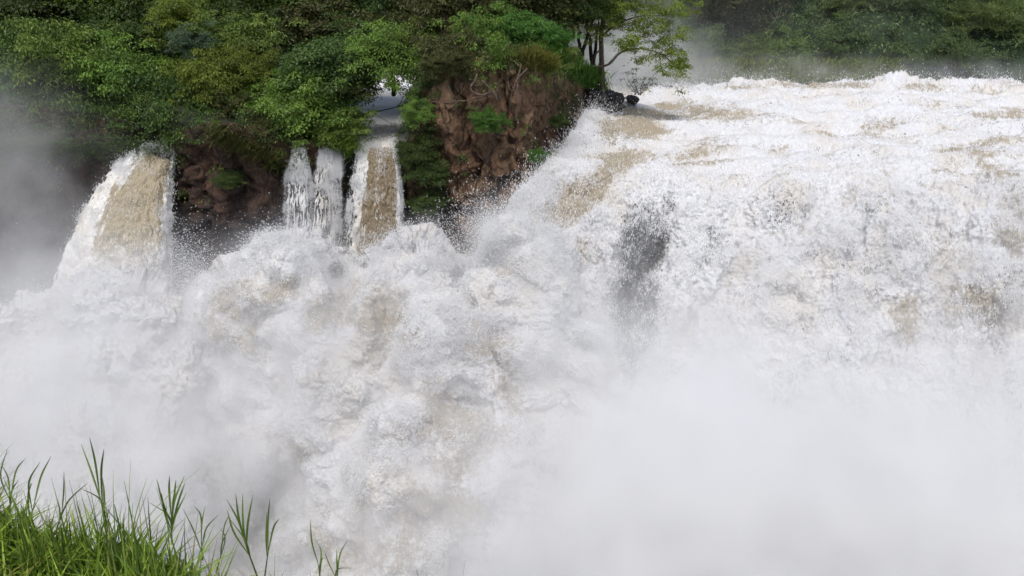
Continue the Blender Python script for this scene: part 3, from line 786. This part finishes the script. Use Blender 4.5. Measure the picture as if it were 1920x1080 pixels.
# the leaning lime tree at the right end of the islet, built from its own limbs
def special_tree():
    r = np.random.default_rng(11)
    base = W(1128, 182, 58.5)
    root = empty('tree', base)
    w = lambda x, y, d: W(x, y, d)
    limbs = [([w(1128,184,58.5), w(1128,140,58.4), w(1126,80,58.3), w(1130,20,58), w(1120,-60,58)], .20, .10),
             ([w(1128,150,58.4), w(1110,126,57.6), w(1100,128,57.3)], .05, .02),
             ([w(1112,127,57.6), w(1142,120,57.2), w(1165,98,56.9), w(1205,92,56.6), w(1245,105,56.3), w(1285,140,56)], .08, .02),
             ([w(1128,90,58.3), w(1112,110,58), w(1105,140,58)], .06, .03),
             ([w(1127,70,58.3), w(1150,50,57.6), w(1200,30,57.2), w(1260,30,57)], .08, .02),
             ([w(1165,98,56.9), w(1190,75,56.7), w(1230,60,56.6)], .04, .015),
             ([w(1140,120,57.2), w(1150,108,57.2), w(1170,88,57)], .03, .01)]
    V, Fc = join([tube_path(p, a, b, 7, .06, k) for k, (p, a, b) in enumerate(limbs)])
    mesh('trunk', V, Fc, M['bark'], root, shade=True, loc=None).location = (0, 0, 0)
    V = V - base; root.children[0].data.vertices.foreach_set('co', V.astype(np.float32).ravel())
    cl = []
    for (x, y, d, sx, sy, n) in [(1150,30,57.5,34,26,26),(1205,45,57,36,26,30),(1180,85,56.9,26,14,12),(1245,90,56.5,26,20,20),(1275,118,56.2,16,22,22),(1230,15,57,40,22,24),
                                 (1280,55,56.6,18,16,8),(1215,110,56.5,18,14,7),(1110,50,57.6,26,26,16),(1170,0,57.6,50,20,24),(1285,15,57,24,14,8),(1255,125,56.3,12,12,5),(1080,20,58,30,20,12),(1190,62,57,30,20,14)]:
        p = W(r.normal(x, sx * .65, n), r.normal(y, sy * .65, n), d + r.normal(0, .5, n)); cl.append(p)
    cl = np.concatenate(cl)
    V, Fc, tone = clump_leaves(cl, .34 * (.7 + .6 * r.random(len(cl))), 58, .145, r, droop=.4)
    o = mesh('crown', V - base, Fc, M['leaf_lime'], root, attrs={'tone': tone})
    tag(root, 'lime green tree leaning out over the rapids at the right end of the islet', 'tree')
special_tree()

def bare(name, base, limbs, mat, label, cat, partname='trunk', group=None, sides=6):
    base = np.asarray(base, float)
    V, Fc = join([tube_path(p, a, b, sides, j, k) for k, (p, a, b, j) in enumerate(limbs)])
    root = empty(name, base)
    mesh(partname, V - base, Fc, M[mat], root, shade=True)
    tag(root, label, cat, group); return root
w = W
def black_tree(x, y, Yd, tips, label, cr_at):
    b = W(x, y, Yd)
    limbs = [([b, W(x + (t[0] - x) * .45, y + (t[1] - y) * .5, Yd), W(t[0], t[1], Yd)], .15, .06, .08) for t in tips]
    root = bare('tree', b, limbs, 'bark_dark', label, 'tree')
    for (cx, cy, s, mt) in cr_at:
        oc = bpy.data.objects.new('crown', PR[mt][0]); col.objects.link(oc); oc.parent = root
        oc.location = [float(q) for q in (W(cx, cy, Yd) - b)]; oc.scale = (s, s, s)
black_tree(1088, 112, 57.5, [(1082, 20), (1115, 30)], 'tree with a forked black trunk behind the islet grass', [(1100, 0, .7, 'leaf_dark')])
black_tree(1112, 122, 60, [(1124, 40), (1095, 20)], 'slim dark tree leaning right behind the leafy bush', [(1130, -10, .6, 'leaf_olive')])
black_tree(1060, 110, 61, [(1052, 20), (1070, 10)], 'thin dark tree left of the forked black trunk', [(1045, 0, .7, 'leaf_olive')])

# hanging roots and dead branch on the islet cliff
limbs = []
r = np.random.default_rng(5)
for k in range(9):
    x0 = r.uniform(835, 985); y0 = r.uniform(148, 165); x1 = x0 + r.normal(0, 18); y1 = y0 + r.uniform(30, 100)
    limbs.append(([W(x0, y0, 47.9), W((x0 + x1) / 2 + r.normal(0, 10), (y0 + y1) / 2, 47.3), W(x1, y1, 47.3)], r.uniform(.014, .03), .005, .35))
limbs += [([W(895,140,47.3), W(885,165,46.8), W(902,178,46.7), W(925,172,46.8), W(940,185,46.9)], .06, .03, .1),
          ([W(925,175,46.8), W(880,188,46.9), W(830,192,47.4), W(800,190,48.2)], .045, .02, .1),
          ([W(905,150,47), W(930,180,46.7), W(925,200,46.8)], .05, .02, .1),
          ([W(975,120,47.6), W(972,170,46.8), W(968,230,46.7), W(975,265,46.7)], .05, .015, .15),
          ([W(985,130,47.6), W(965,160,46.8), W(955,200,46.7)], .04, .012, .15)]
bare('tree_roots', W(900, 110, 48.4), limbs, 'root', 'tangle of pale roots hanging down the upper brown cliff', 'roots', 'root_strand')
limbs = [([W(950,236,46.6), W(925,262,46.4), W(915,300,46.3), W(908,340,46.2), W(907,385,46.1)], .035, .012, .06),
         ([W(912,330,46.3), W(922,350,46.3), W(928,362,46.3)], .02, .006, .03), ([W(918,290,46.3), W(905,310,46.3)], .015, .006, .03)]
bare('dead_branch', W(950, 236, 46.6), limbs, 'bark_dark', 'thin dead branch trailing down the brown cliff face', 'branch', 'stem')
limbs = [([W(640,208,54.5), W(680,212,54), W(720,206,53.6), W(765,196,53.4)], .05, .025, .1), ([W(700,210,53.9), W(715,222,53.8), W(735,232,53.8)], .02, .008, .05),
         ([W(660,210,54.2), W(680,196,54.2), W(705,188,54.2)], .025, .01, .05)]
bare('fallen_branch', W(640, 208, 54.5), limbs, 'bark_dark', 'dark branch lying across the river gap above the brown fall', 'branch', 'stem')
# dark twiggy sapling on the rocks
b = W(1195, 178, 60.5); limbs = []; lc = []
for k in range(12):
    x1 = 1195 + r.uniform(-45, 45); y1 = 178 - r.uniform(18, 52)
    limbs.append(([W(1195 + r.uniform(-12, 12), 178, 60.5), W((1195 + x1) / 2, (178 + y1) / 2 + 4, 60.5), W(x1, y1, 60.4)], .02, .008, .08)); lc.append(W(x1, y1, 60.4)); lc.append(W(x1 * .6 + 1195 * .4, y1 * .6 + 178 * .4, 60.4))
root = bare('sapling', b, limbs, 'bark_dark', 'dark twiggy sapling on the wet rocks at the end of the islet', 'sapling', 'stem')
lc = np.array(lc); V, Fc, tone = clump_leaves(lc, np.full(len(lc), .22), 16, .12, r)
mesh('foliage', V - b, Fc, M['leaf_dark'], root, attrs={'tone': tone})

# ---- grass patches on the islet
def blades(base, n, hgt, r, wd=.03, lean=.35, seg=4, dirv=None):
    """curved blades: base (n,3) -> V,F,tone"""
    n = len(base)
    a = r.random(n) * 6.283; ln = np.minimum(np.abs(r.normal(0, lean, n)), .62)
    D = np.stack([np.cos(a) * ln, np.sin(a) * ln, np.ones(n)], -1)
    if dirv is not None: D += np.asarray(dirv)
    hg = hgt * (.5 + .7 * r.random(n)); w_ = wd * (.6 + .8 * r.random(n))
    sd = np.stack([-np.sin(a + r.normal(0, .8, n)), np.cos(a), 0 * a], -1)
    t = np.linspace(0, 1, seg + 1)
    V = []
    for tt in t:
        c = base + D * (hg * tt)[:, None]
        c[:, :2] += D[:, :2] * (hg * tt ** 2 * .9)[:, None]
        c[:, 2] -= hg * tt ** 2 * .35 * ln
        ww = w_ * (1 - tt ** 1.8) * .5 * min(1, .5 + tt * 2) + .0005
        V.append(np.stack([c - sd * ww[:, None], c + sd * ww[:, None]], 1))
    V = np.stack(V, 1)                                     # n, seg+1, 2, 3
    k = (seg + 1) * 2; o = np.arange(n)[:, None] * k
    f = np.array([[2 * s, 2 * s + 1, 2 * s + 3, 2 * s + 2] for s in range(seg)])
    Fc = (o[:, :, None] + f[None]).reshape(-1, 4)
    tone = np.repeat(r.random(n), k)
    return V.reshape(-1, 3), Fc, tone

def patch(name, pts, hgt, mat, label, seed, wd=.05, lean=.4, dirv=None, cat='grass', per=1):
    r = np.random.default_rng(seed)
    V, Fc, tone = blades(pts, len(pts), hgt, r, wd, lean, 4, dirv)
    return tag(mesh(name, V, Fc, M[mat], attrs={'tone': tone}), label, cat, kind='stuff')
r = np.random.default_rng(21)
def pcloud(x0, x1, y0, y1, Y0, Y1, n, sx=1):
    t = r.random(n)
    return W(x0 + (x1 - x0) * t + r.normal(0, 8, n), y0 + (y1 - y0) * t + r.normal(0, 9, n), Y0 + (Y1 - Y0) * t + r.normal(0, .4, n))
patch('grass', pcloud(1035, 1122, 112, 158, 52.2, 59.2, 4200), .6, 'leaf_bright', 'bright green grass along the brow of the brown cliff', 31, .06, .5, (0, -.35, 0))
patch('grass', pcloud(985, 1035, 112, 125, 48.5, 50.5, 1500), .8, 'drygrass', 'yellowing grass tuft hanging at the top of the brown cliff', 32, .05, .5, (0, -.5, -.2))
patch('grass', pcloud(930, 1050, 108, 135, 48.2, 50.5, 1500), .6, 'leaf_mid', 'green grass fringe above the hanging roots', 33, .05, .5, (0, -.5, -.3))
patch('grass', pcloud(400, 530, 245, 300, 49.6, 50.0, 2600), .8, 'leaf_olive', 'olive grass draped over the dark cliff left of the cascades', 34, .05, .4, (0, -.6, -.9))
patch('grass', pcloud(650, 672, 262, 280, 50.6, 51, 700), .9, 'leaf_mid', 'grass hanging at the left lip of the brown fall', 35, .05, .4, (0, -.5, -.9))
patch('undergrowth', pcloud(20, 300, 275, 285, 51.5, 51.5, 4500) + np.array([0, 0, 0]), .8, 'leaf_dark', 'dark hanging growth on the bank above the leftmost fall', 36, .06, .5, (0, -.6, -.6), 'undergrowth')

def ivy(name, P, mask, n, crad, per, lsz, mat, label, seed, out=.15, droop=.6, cat='undergrowth'):
    r = np.random.default_rng(seed)
    Nn = normals(P); w = np.maximum(mask, 0).ravel() + 0.0
    # weight by cell area
    du = np.linalg.norm(np.gradient(P, axis=1), axis=-1); dv = np.linalg.norm(np.gradient(P, axis=0), axis=-1); w = w * (du * dv).ravel()
    cs = np.cumsum(w); idx = np.minimum(np.searchsorted(cs, r.random(n) * cs[-1]), len(w) - 1)
    C = P.reshape(-1, 3)[idx] + Nn.reshape(-1, 3)[idx] * out * r.random(n)[:, None] * 2 + r.normal(size=(n, 3)) * .08
    V, Fc, tone = clump_leaves(C, crad * (.5 + .9 * r.random(n)), per, lsz, r, droop=droop)
    return tag(mesh(name, V, Fc, M[mat], attrs={'tone': tone}), label, cat, kind='stuff')

def view(P): return PX(P)
x_, y_ = view(PL_)
up = P_up = np.arange(PL_.shape[0])[:, None] >= 0
nz_ = fbm(PL_, .35, 3, 501)
front = (PL_[..., 1] < 75) & (PL_[..., 0] > -40)
mk = front * (smooth(-1.8, 1.0, PL_[..., 2] + nz_ * 2.2)) * (1 - .97 * np.minimum(1, 2.2 * blob(x_, y_, 430, 340, 95, 85)))
ivy('undergrowth', PL_, mk, 3600, .42, 42, .15, 'leaf_dark', 'dark undergrowth covering the left bank and its cliff brow', 502, .3)
mk = front * smooth(.15, .5, fbm(PL_, .6, 3, 503)) * smooth(-4.5, -1, PL_[..., 2]) * (1 - .8 * blob(x_, y_, 430, 340, 95, 85))
ivy('creepers', PL_, mk, 700, .38, 36, .13, 'leaf_mid', 'greener creepers in patches on the left bank', 504, .35, 1.0, 'creepers')
x_, y_ = view(PI_); nz_ = fbm(PI_, .6, 3, 505)
mk = (smooth(4.2, 5.4, PI_[..., 2] + nz_ * 1.8) + (np.arange(PI_.shape[0])[:, None] > 379) * 1.0).clip(0, 1)
ivy('undergrowth', PI_, mk, 2600, .34, 40, .12, 'leaf_olive', 'dull scrub over the top and brow of the islet', 506, .3)
ivy('undergrowth', PI_, mk * smooth(0, .3, fbm(PI_, .5, 2, 507)), 1300, .36, 40, .13, 'leaf_mid', 'green leafy growth over the top of the islet', 508, .5)
mk = np.exp(-((x_ - 800) / 40) ** 2) * smooth(180, 230, y_) * (1 - smooth(400, 460, y_)) * smooth(-.2, .3, nz_)
ivy('creepers', PI_, mk, 420, .36, 44, .13, 'leaf_dark', 'dark ivy curtain on the left edge of the islet cliff', 509, .35, 1.0, 'creepers')
mk = smooth(.25, .5, fbm(PI_, .7, 3, 510)) * smooth(-2, 2, PI_[..., 2]) * (PI_[..., 1] < 60)
ivy('creepers', PI_, mk, 70, .20, 30, .10, 'leaf_mid', 'small bright tufts scattered on the brown cliff', 511, .12, .8, 'creepers')
mk = (Ph[..., 1] < 170) & (Ph[..., 0] > -5) & (Ph[..., 0] < 110) & (Ph[..., 2] > .2)
ivy('far_undergrowth', Ph, mk * 1.0, 9000, .8, 26, .30, 'far_dark', 'dark thicket filling the far hillside between the trees', 512, .6, .3)
ivy('far_undergrowth', Ph, mk * smooth(0, .4, fbm(Ph, .12, 3, 514)), 1800, .8, 26, .34, 'far_dark', 'paler green thicket in patches on the far hillside', 513, .7, .3)

# ---- rocks at the end of the islet
def rock(px, py, Yd, sx, sy, sz, seed, label):
    a = np.linspace(0, 2 * math.pi, 49); b = np.linspace(-1.5, 1.5, 28)
    Aa, Bb = np.meshgrid(a, b)
    d = np.stack([np.cos(Aa) * np.cos(Bb), np.sin(Aa) * np.cos(Bb), np.sin(Bb)], -1)
    rr = 1 + .35 * noise(d, 1.1, seed) + .18 * noise(d, 2.7, seed + 2) + .07 * noise(d, 6, seed + 3)
    c = W(px, py, Yd); P = d * rr[..., None] * np.array([sx, sy, sz])
    P[:, -1] = P[:, 0]
    o = mesh('rock', P, grid_faces(*Aa.shape), M['rock'], attrs={'moss': Aa * 0, 'wet': Aa * 0 + .3}, shade=True)
    o.location = [float(q) for q in c]
    tag(o, label, 'rock', 'wet rocks at the end of the islet')
rock(1148, 184, 59.8, .8, .75, .5, 1, 'large smooth black rock at the foot of the lime tree')
rock(1150, 202, 57.6, .7, .6, .26, 2, 'low black rock awash just below the largest one')
rock(1186, 187, 61, .42, .5, .30, 3, 'flat dark rock under the twiggy sapling')
#rock(1226, 190, 61, .35, .4, .22, 4, 'outermost half sunken rock in the rapids')
rock(1118, 182, 58.3, .8, .6, .5, 5, 'dark rock wedged between cliff brow and tree foot')

# ---- far forest
r = np.random.default_rng(77)
FARL = ['leafy tree', 'dark crowned tree', 'rounded green tree', 'shadowy tree', 'olive crowned tree']
spots = []
for k in range(700):
    x = r.uniform(-10, 92); y = 81 + r.random() ** 1.4 * 50
    if all((x - a) ** 2 + (y - b) ** 2 > (2.7 + (y - 80) * .03) ** 2 for a, b in spots): spots.append((x, y))
spots.sort(key=lambda q: q[1])
vis = []
for (x, y) in spots:
    z = hillz(x, y); s = r.uniform(.75, 1.25) * (1 if y > 88 else .62)
    cz = z + 2.6 * s
    qx, qy = PX(np.array([[x, y, cz]])); qx = float(qx[0]); qy = float(qy[0])
    if qx < 1020 or qx > 2060 or qy < -90: continue
    vis.append([x, y, z, cz, s, qx, int(r.integers(0, 5))])
ORD = ['leftmost', 'second', 'third', 'fourth', 'fifth', 'sixth', 'seventh', 'eighth', 'ninth', 'tenth', 'eleventh', 'twelfth', 'thirteenth', 'fourteenth', 'fifteenth', 'sixteenth', 'seventeenth', 'eighteenth', 'nineteenth', 'twentieth']
vis.sort(key=lambda q: q[1]); rows_ = [[] for _ in range(8)]
for i, q in enumerate(vis): rows_[min(7, i // 16)].append(q)
ROWN = ['front', 'second', 'third', 'fourth', 'fifth', 'sixth', 'seventh', 'topmost']
for ri, row in enumerate(rows_):
    row.sort(key=lambda q: q[5])
    for ci, (x, y, z, cz, s, qx, k) in enumerate(row):
        lab = '%s, %s from the left in the %s row up the far hillside' % (FARL[k], ORD[min(ci, 19)], ROWN[ri])
        lab = lab.replace('leftmost from the left', 'leftmost')
        plant('tree', (x, y, cz), s, FARP[k], TR[k % 2], lab, 'tree', 'trees on the far hillside', foot=(x, y, z - .5))
# named far things
c = W(1470, 112, 84); plant('tree', c, .95, FARP[0], TR[0], 'pale green dome shaped tree standing alone at the far waterline', 'tree', 'trees on the far hillside', foot=(c[0], c[1], .2), sz=(.95, .95, 1.05))
b = W(1460, 62, 88); limbs = [([b + [0, 0, -1.5], b, W(1460, 40, 88)], .12, .06, .02)]
for k, (x, y) in enumerate([(1438, 18), (1450, 12), (1466, 8), (1478, 16), (1444, 30), (1484, 25), (1456, 20), (1470, 24)]):
    limbs.append(([W(1460, 48 - k % 3 * 5, 88), W((1460 + x) / 2, (40 + y) / 2 + 2, 88), W(x, y, 88)], .05, .015, .05))
bare('dead_tree', b + [0, 0, -1.5], limbs, 'bark_pale', 'bare white dead tree high on the far slope', 'tree')
pts = np.stack([r.uniform(10, 34, 7000), r.uniform(76.5, 79.5, 7000), np.zeros(7000)], -1)
pts[:, 2] = -1 + 2.6 * smooth(0, 5, pts[:, 1] - 77)
patch('far_grass', pts, .9, 'leaf_lime', 'pale green reeds along the far waterline', 37, .12, .5)

# ---- foreground turf
r = np.random.default_rng(55)
n = 85000
x = r.uniform(-3.4, .6, n); y = r.uniform(1.2, 4.6, n)
z, d = bankz(x, y)
k = (d < .35) & (d > -2.2); x, y, z, d = x[k], y[k], z[k], d[k]
z = z - .02
den = fbm(np.stack([x, y, 0 * x], -1), 1.5, 3, 58)
pts = np.stack([x, y, z], -1)
k1 = r.random(len(pts)) < .5
V1, F1, t1 = blades(pts[k1], k1.sum(), .19, r, .009, .5, 4)
V2, F2, t2 = blades(pts[~k1], (~k1).sum(), .11, r, .020, .9, 3)
o = mesh('grass', V1, F1, M['grass'], attrs={'tone': t1 ** 1.2})
tag(o, 'lush green grass on the near bank in the bottom left corner', 'grass', kind='stuff')
o = mesh('ground_cover', V2, F2, M['grass'], attrs={'tone': t2 * .6})
tag(o, 'short leafy growth under the near grass', 'ground cover', kind='stuff')
# taller thin blades at the rim
k2 = (np.abs(d) < .35) & (r.random(len(pts)) < .38 * smooth(-.2, .5, den) + .06)
V3, F3, t3 = blades(pts[k2], k2.sum(), .36, r, .007, .16, 5)
tag(mesh('tall_grass', V3, F3, M['reed'], attrs={'tone': t3}), 'thin taller blades standing along the rim of the near bank', 'grass', kind='stuff')

k3 = r.random(len(pts)) < .035
V3, F3, t3 = blades(pts[k3], k3.sum(), .24, r, .007, .5, 4)
tag(mesh('dry_grass', V3, F3, M['drygrass'], attrs={'tone': t3}), 'straw coloured dry blades mixed into the near grass', 'grass', kind='stuff')
# named tall stalks: root pixel, tips (px, py), distance
def stalk(tips, rootp, Yd, label, wd=.016):
    base = W(rootp[0], rootp[1], Yd)
    rt = np.random.default_rng(int(rootp[0])); root = empty('reed_stalk', base)
    kk = 7
    stem_top = W(sum(t[0] for t in tips) / len(tips) * .5 + rootp[0] * .5, min(t[1] for t in tips) * .35 + rootp[1] * .65, Yd)
    V, Fc = tube_path([base, (base + stem_top) / 2, stem_top], .0035, .002, 5)
    mesh('stem', V - base, Fc, M['reed'], root, attrs={'tone': np.full(len(V), .5)})
    for t in tips:
        f = t[2] if len(t) > 2 else .5
        s = base * (1 - f) + stem_top * f if f < 1 else stem_top
        e = W(t[0], t[1], Yd + rt.uniform(-.08, .08))
        midp = (s + e) / 2 + np.array([(s[0] - e[0]) * rt.uniform(-.05, .3) + rt.normal(0, .008), rt.uniform(-.03, .03), rt.uniform(.0, .03)])
        P = cr(np.array([s, midp, e]), 12, 0)
        T = np.gradient(P, axis=0); S = np.cross(T, np.array([0, 1., .25])); S /= np.linalg.norm(S, axis=1)[:, None] + 1e-9
        tt = np.linspace(0, 1, 12); ww = .42 * wd * np.sin(np.pi * np.clip(tt * .86 + .1, 0, 1)) ** .9 * .5
        fold = np.array([0, -.35, 0])
        V = np.stack([P - S * ww[:, None], P + fold * ww[:, None] * -1, P + S * ww[:, None]], 1)
        i = np.arange(36).reshape(12, 3)
        Fc = np.concatenate([np.stack([i[:-1, a], i[1:, a], i[1:, a + 1], i[:-1, a + 1]], -1).reshape(-1, 4) for a in (0, 1)])
        mesh('blade', V.reshape(-1, 3) - base, Fc, M['reed'], root, attrs={'tone': np.full(36, rt.uniform(.2, .9))}, shade=True)
    tag(root, label, 'reed', 'tall reed stalks on the near bank')
stalk([(152,832,.8),(168,820,1),(195,842,.7),(192,895,.5),(150,915,.3)], (203,990), 3.1, 'tallest reed stalk with crossed blades near the left corner', .022)
stalk([(14,842,.9),(47,860,.9),(35,900,.5),(2,870,.7)], (15,985), 3.2, 'reed stalk at the very left edge of the bank')
stalk([(96,855,.9),(75,866,.8),(60,905,.4)], (50,1000), 3.0, 'leaning reed second from the left edge', .018)
stalk([(120,884,.9),(105,930,.5),(165,905,.3)], (105,995), 3.1, 'short dark reed between the second and the tallest stalk', .016)
stalk([(294,898,.8),(318,892,1),(346,892,1),(347,905,.7),(303,925,.5),(349,925,.5),(280,942,.3),(330,900,.9),(325,930,.4)], (322,1020), 3.0, 'dense upright reed clump in the middle of the bank', .020)
stalk([(363,948,.9),(385,948,.9),(410,965,.6),(342,952,.4)], (380,1050), 2.9, 'pair of curved reeds right of the dense clump', .014)
stalk([(425,936,.8),(442,926,1),(455,925,1),(474,928,1),(426,957,.7),(430,972,.6)], (482,1080), 2.8, 'splayed reed head leaning left over the mist', .020)
stalk([(506,934,1),(524,972,.9),(500,960,.8)], (495,1090), 2.75, 'upright reed just right of the splayed head', .016)
stalk([(582,975,1),(590,1010,.8),(606,1045,.5)], (602,1105), 2.6, 'lone thin reed rising from the bottom edge', .014)
stalk([(651,1013,1),(631,1030,.9),(608,1033,.7),(660,1065,.5)], (628,1110), 2.6, 'rightmost short reed at the bottom edge', .014)
stalk([(430,965,.9),(432,985,.8),(415,992,.5)], (405,1075), 2.85, 'small reed left of the splayed head', .012)
stalk([(215,945,.9),(245,985,.5),(232,960,.8)], (235,1040), 2.95, 'thin reed between the tallest stalk and the dense clump', .012)

# ================================================================== MIST
def build_mist():
    mn, mx_ = (-46, 22, -20), (58, 84, 9)
    m, nt = newmat('mist_droplets'); n = N(nt)
    at = n('ShaderNodeAttribute', attribute_name='density')
    pv = n('ShaderNodeVolumePrincipled', {'Color': c4(1.0, 1.0, 1.0), 'Density': 1.0, 'Anisotropy': -.15})
    pv.inputs['Density Attribute'].default_value = 'density'
    n.out(pv.outputs[0], True)
    ng = bpy.data.node_groups.new('mist_field', 'GeometryNodeTree')
    ng.interface.new_socket('Geometry', in_out='INPUT', socket_type='NodeSocketGeometry')
    ng.interface.new_socket('Geometry', in_out='OUTPUT', socket_type='NodeSocketGeometry')
    k = N(ng)
    go = ng.nodes.new('NodeGroupOutput')
    pos = k('GeometryNodeInputPosition').outputs[0]
    BL = [ # px, py, Y, sx, sy, sz, density
      (1500, 1050, 27.5, 7.5, 2.4, 3.9, .42), (1850, 1030, 27, 7.0, 2.4, 3.8, .34), (1260, 1050, 27.5, 4.2, 2.2, 4.2, .22),
      (1330, 790, 33.5, 3.0, 1.5, 2.5, .30), (1560, 810, 33.0, 4.5, 1.2, 1.6, .11), (1250, 880, 30.5, 2.6, 2.0, 3.0, .25),
      (80, 740, 37.5, 5.0, 3.0, 3.6, .15), (250, 600, 42.5, 3.0, 1.6, 2.3, .11), (60, 620, 42.5, 4.5, 2.0, 2.0, .10), (320, 850, 34.0, 4.0, 2.2, 3.2, .14),
      (230, 520, 45.0, 2.0, 1.3, 1.6, .09), 
      (30, 380, 48.0, 3.6, 1.6, 3.2, .07), (-30, 260, 49.5, 3.0, 1.6, 2.2, .07), (60, 520, 46.5, 3.0, 1.6, 2.2, .10),
      (500, 640, 36.8, 3.0, 1.3, 1.8, .03), (640, 640, 35.3, 3.0, 1.2, 1.6, .04), (420, 800, 34.5, 2.5, 1.4, 2.4, .09), (600, 430, 46.2, 1.5, 1.0, .9, .10),
      (1000, 600, 36.5, 3.0, 1.2, 2.2, .08), (1330, 600, 37.5, 3.0, .8, 1.6, .05),
      (1120, 760, 33.5, 2.2, 1.3, 2.6, .12),
      (1300, 142, 75, 13, 2.4, .8, .05), (1620, 142, 76, 14, 2.4, .7, .035), (1180, 115, 72, 3.4, 2.0, 2.4, .17), (1420, 60, 84, 16, 6, 5.0, .010)]
    tot = None
    def vm(op, a, b=None):
        d = {0: a}
        if b is not None: d[1] = b
        return k('ShaderNodeVectorMath', d, operation=op)
    wn = k('ShaderNodeTexNoise', {'Vector': pos, 'Scale': .35, 'Detail': 4.0, 'Roughness': .6}).outputs['Color']
    wv = vm('SUBTRACT', wn, (.5, .5, .5)).outputs[0]; wv = vm('MULTIPLY', wv, (5.0, 2.5, 4.0)).outputs[0]
    wp = vm('ADD', pos, wv).outputs[0]
    for (px_, py_, Yd, sx, sy, sz, de) in BL:
        c = W(px_, py_, Yd)
        d = vm('SUBTRACT', wp, tuple(float(q) for q in c)).outputs[0]
        d = vm('DIVIDE', d, (sx * 1.41, sy * 1.41, sz * 1.41)).outputs[0]
        q = vm('DOT_PRODUCT', d, d).outputs['Value']
        e = k.math('MULTIPLY', k.math('EXPONENT', k.math('MULTIPLY', q, -1.0)), de)
        tot = e if tot is None else k.math('ADD', tot, e)
    nz = k('ShaderNodeTexNoise', {'Vector': pos, 'Scale': .55, 'Detail': 5.0, 'Roughness': .62}).outputs[0]
    nz2 = k('ShaderNodeTexNoise', {'Vector': wp, 'Scale': .16, 'Detail': 3.0}).outputs[0]
    mod = k('ShaderNodeMapRange', {0: k.math('MULTIPLY_ADD', nz, .55, k.math('MULTIPLY', nz2, .45)), 1: .36, 2: .64, 3: .08, 4: 2.0}).outputs[0]
    dens = k.math('MULTIPLY', tot, mod)
    # a veil of fine spray hugging the bursting foam
    jn = k('GeometryNodeJoinGeometry')
    for ob in (plume, main, heap):
        oi = k('GeometryNodeObjectInfo'); oi.inputs['Object'].default_value = ob
        ng.links.new(oi.outputs['Geometry'], jn.inputs[0])
    pr = k('GeometryNodeProximity', target_element='POINTS'); ng.links.new(jn.outputs[0], pr.inputs[0])
    ds = pr.outputs['Distance']
    nv = k('ShaderNodeTexNoise', {'Vector': pos, 'Scale': .38, 'Detail': 4.0, 'Roughness': .6}).outputs[0]
    vm_ = k('ShaderNodeMapRange', {0: nv, 1: .42, 2: .66, 3: .05, 4: 1.0}).outputs[0]
    py_ = k('ShaderNodeSeparateXYZ', {0: pos}).outputs
    low = k('ShaderNodeMapRange', {0: py_[1], 1: 44.5, 2: 40.5, 3: 0.0, 4: 1.0}).outputs[0]
    veil = k.math('MULTIPLY', k.math('MULTIPLY', k.math('EXPONENT', k.math('MULTIPLY', ds, -2.1)), vm_), k.math('MULTIPLY', low, .95))
    dens = k.math('ADD', dens, veil)
    dens = k.math('MAXIMUM', k.math('SUBTRACT', dens, .004), 0.0)
    vc = k('GeometryNodeVolumeCube', {'Density': dens, 'Min': mn, 'Max': mx_, 'Resolution X': 300, 'Resolution Y': 190, 'Resolution Z': 110})
    sm = k('GeometryNodeSetMaterial', {'Geometry': vc.outputs[0]}); sm.inputs['Material'].default_value = m
    ng.links.new(sm.outputs[0], go.inputs[0])
    me = bpy.data.meshes.new('mist'); me.materials.append(m)
    o = bpy.data.objects.new('mist', me); col.objects.link(o)
    md = o.modifiers.new('field', 'NODES'); md.node_group = ng
    tag(o, 'pale spray mist drifting up from the gorge and over the river', 'mist', kind='stuff')
build_mist()

# ================================================================== LIGHT
wd = bpy.data.worlds.new('World'); scene.world = wd; wd.use_nodes = True
nt = wd.node_tree; nt.nodes.clear(); n = N(nt)
SUN_EL, SUN_AZ = R(64), R(192)         # azimuth from +Y clockwise: behind the viewer, a little left
sky = n('ShaderNodeTexSky', sky_type='NISHITA'); sky.sun_disc = False; sky.sun_elevation = SUN_EL; sky.sun_rotation = SUN_AZ
sky.air_density = 1.0; sky.dust_density = 3.0; sky.ozone_density = .6
hs = n('ShaderNodeHueSaturation', {'Saturation': .82, 'Color': sky.outputs[0]})
bg = n('ShaderNodeBackground', {'Color': hs.outputs[0], 'Strength': .12})
ow = n('ShaderNodeOutputWorld'); nt.links.new(bg.outputs[0], ow.inputs[0])
sl = bpy.data.lights.new('sun', 'SUN'); sl.energy = 1.85; sl.angle = R(24); sl.color = (1, .985, .97)
so = bpy.data.objects.new('sun', sl); col.objects.link(so)
dirv = Vector((math.sin(SUN_AZ) * math.cos(SUN_EL), math.cos(SUN_AZ) * math.cos(SUN_EL), math.sin(SUN_EL)))
so.rotation_euler = dirv.to_track_quat('Z', 'Y').to_euler(); so.location = (0, -10, 40)

vs = scene.view_settings; vs.view_transform = 'Standard'; vs.look = 'None'; vs.gamma = 1; vs.exposure = 0.2; vs.use_curve_mapping = False
cy = scene.cycles
cy.use_denoising = True
cy.use_adaptive_sampling = True; cy.adaptive_threshold = .02
cy.max_bounces = 18; cy.diffuse_bounces = 5; cy.glossy_bounces = 2; cy.transmission_bounces = 5; cy.volume_bounces = 16; cy.transparent_max_bounces = 4
cy.volume_step_rate = 2.0; cy.volume_max_steps = 256
cy.caustics_reflective = False; cy.caustics_refractive = False
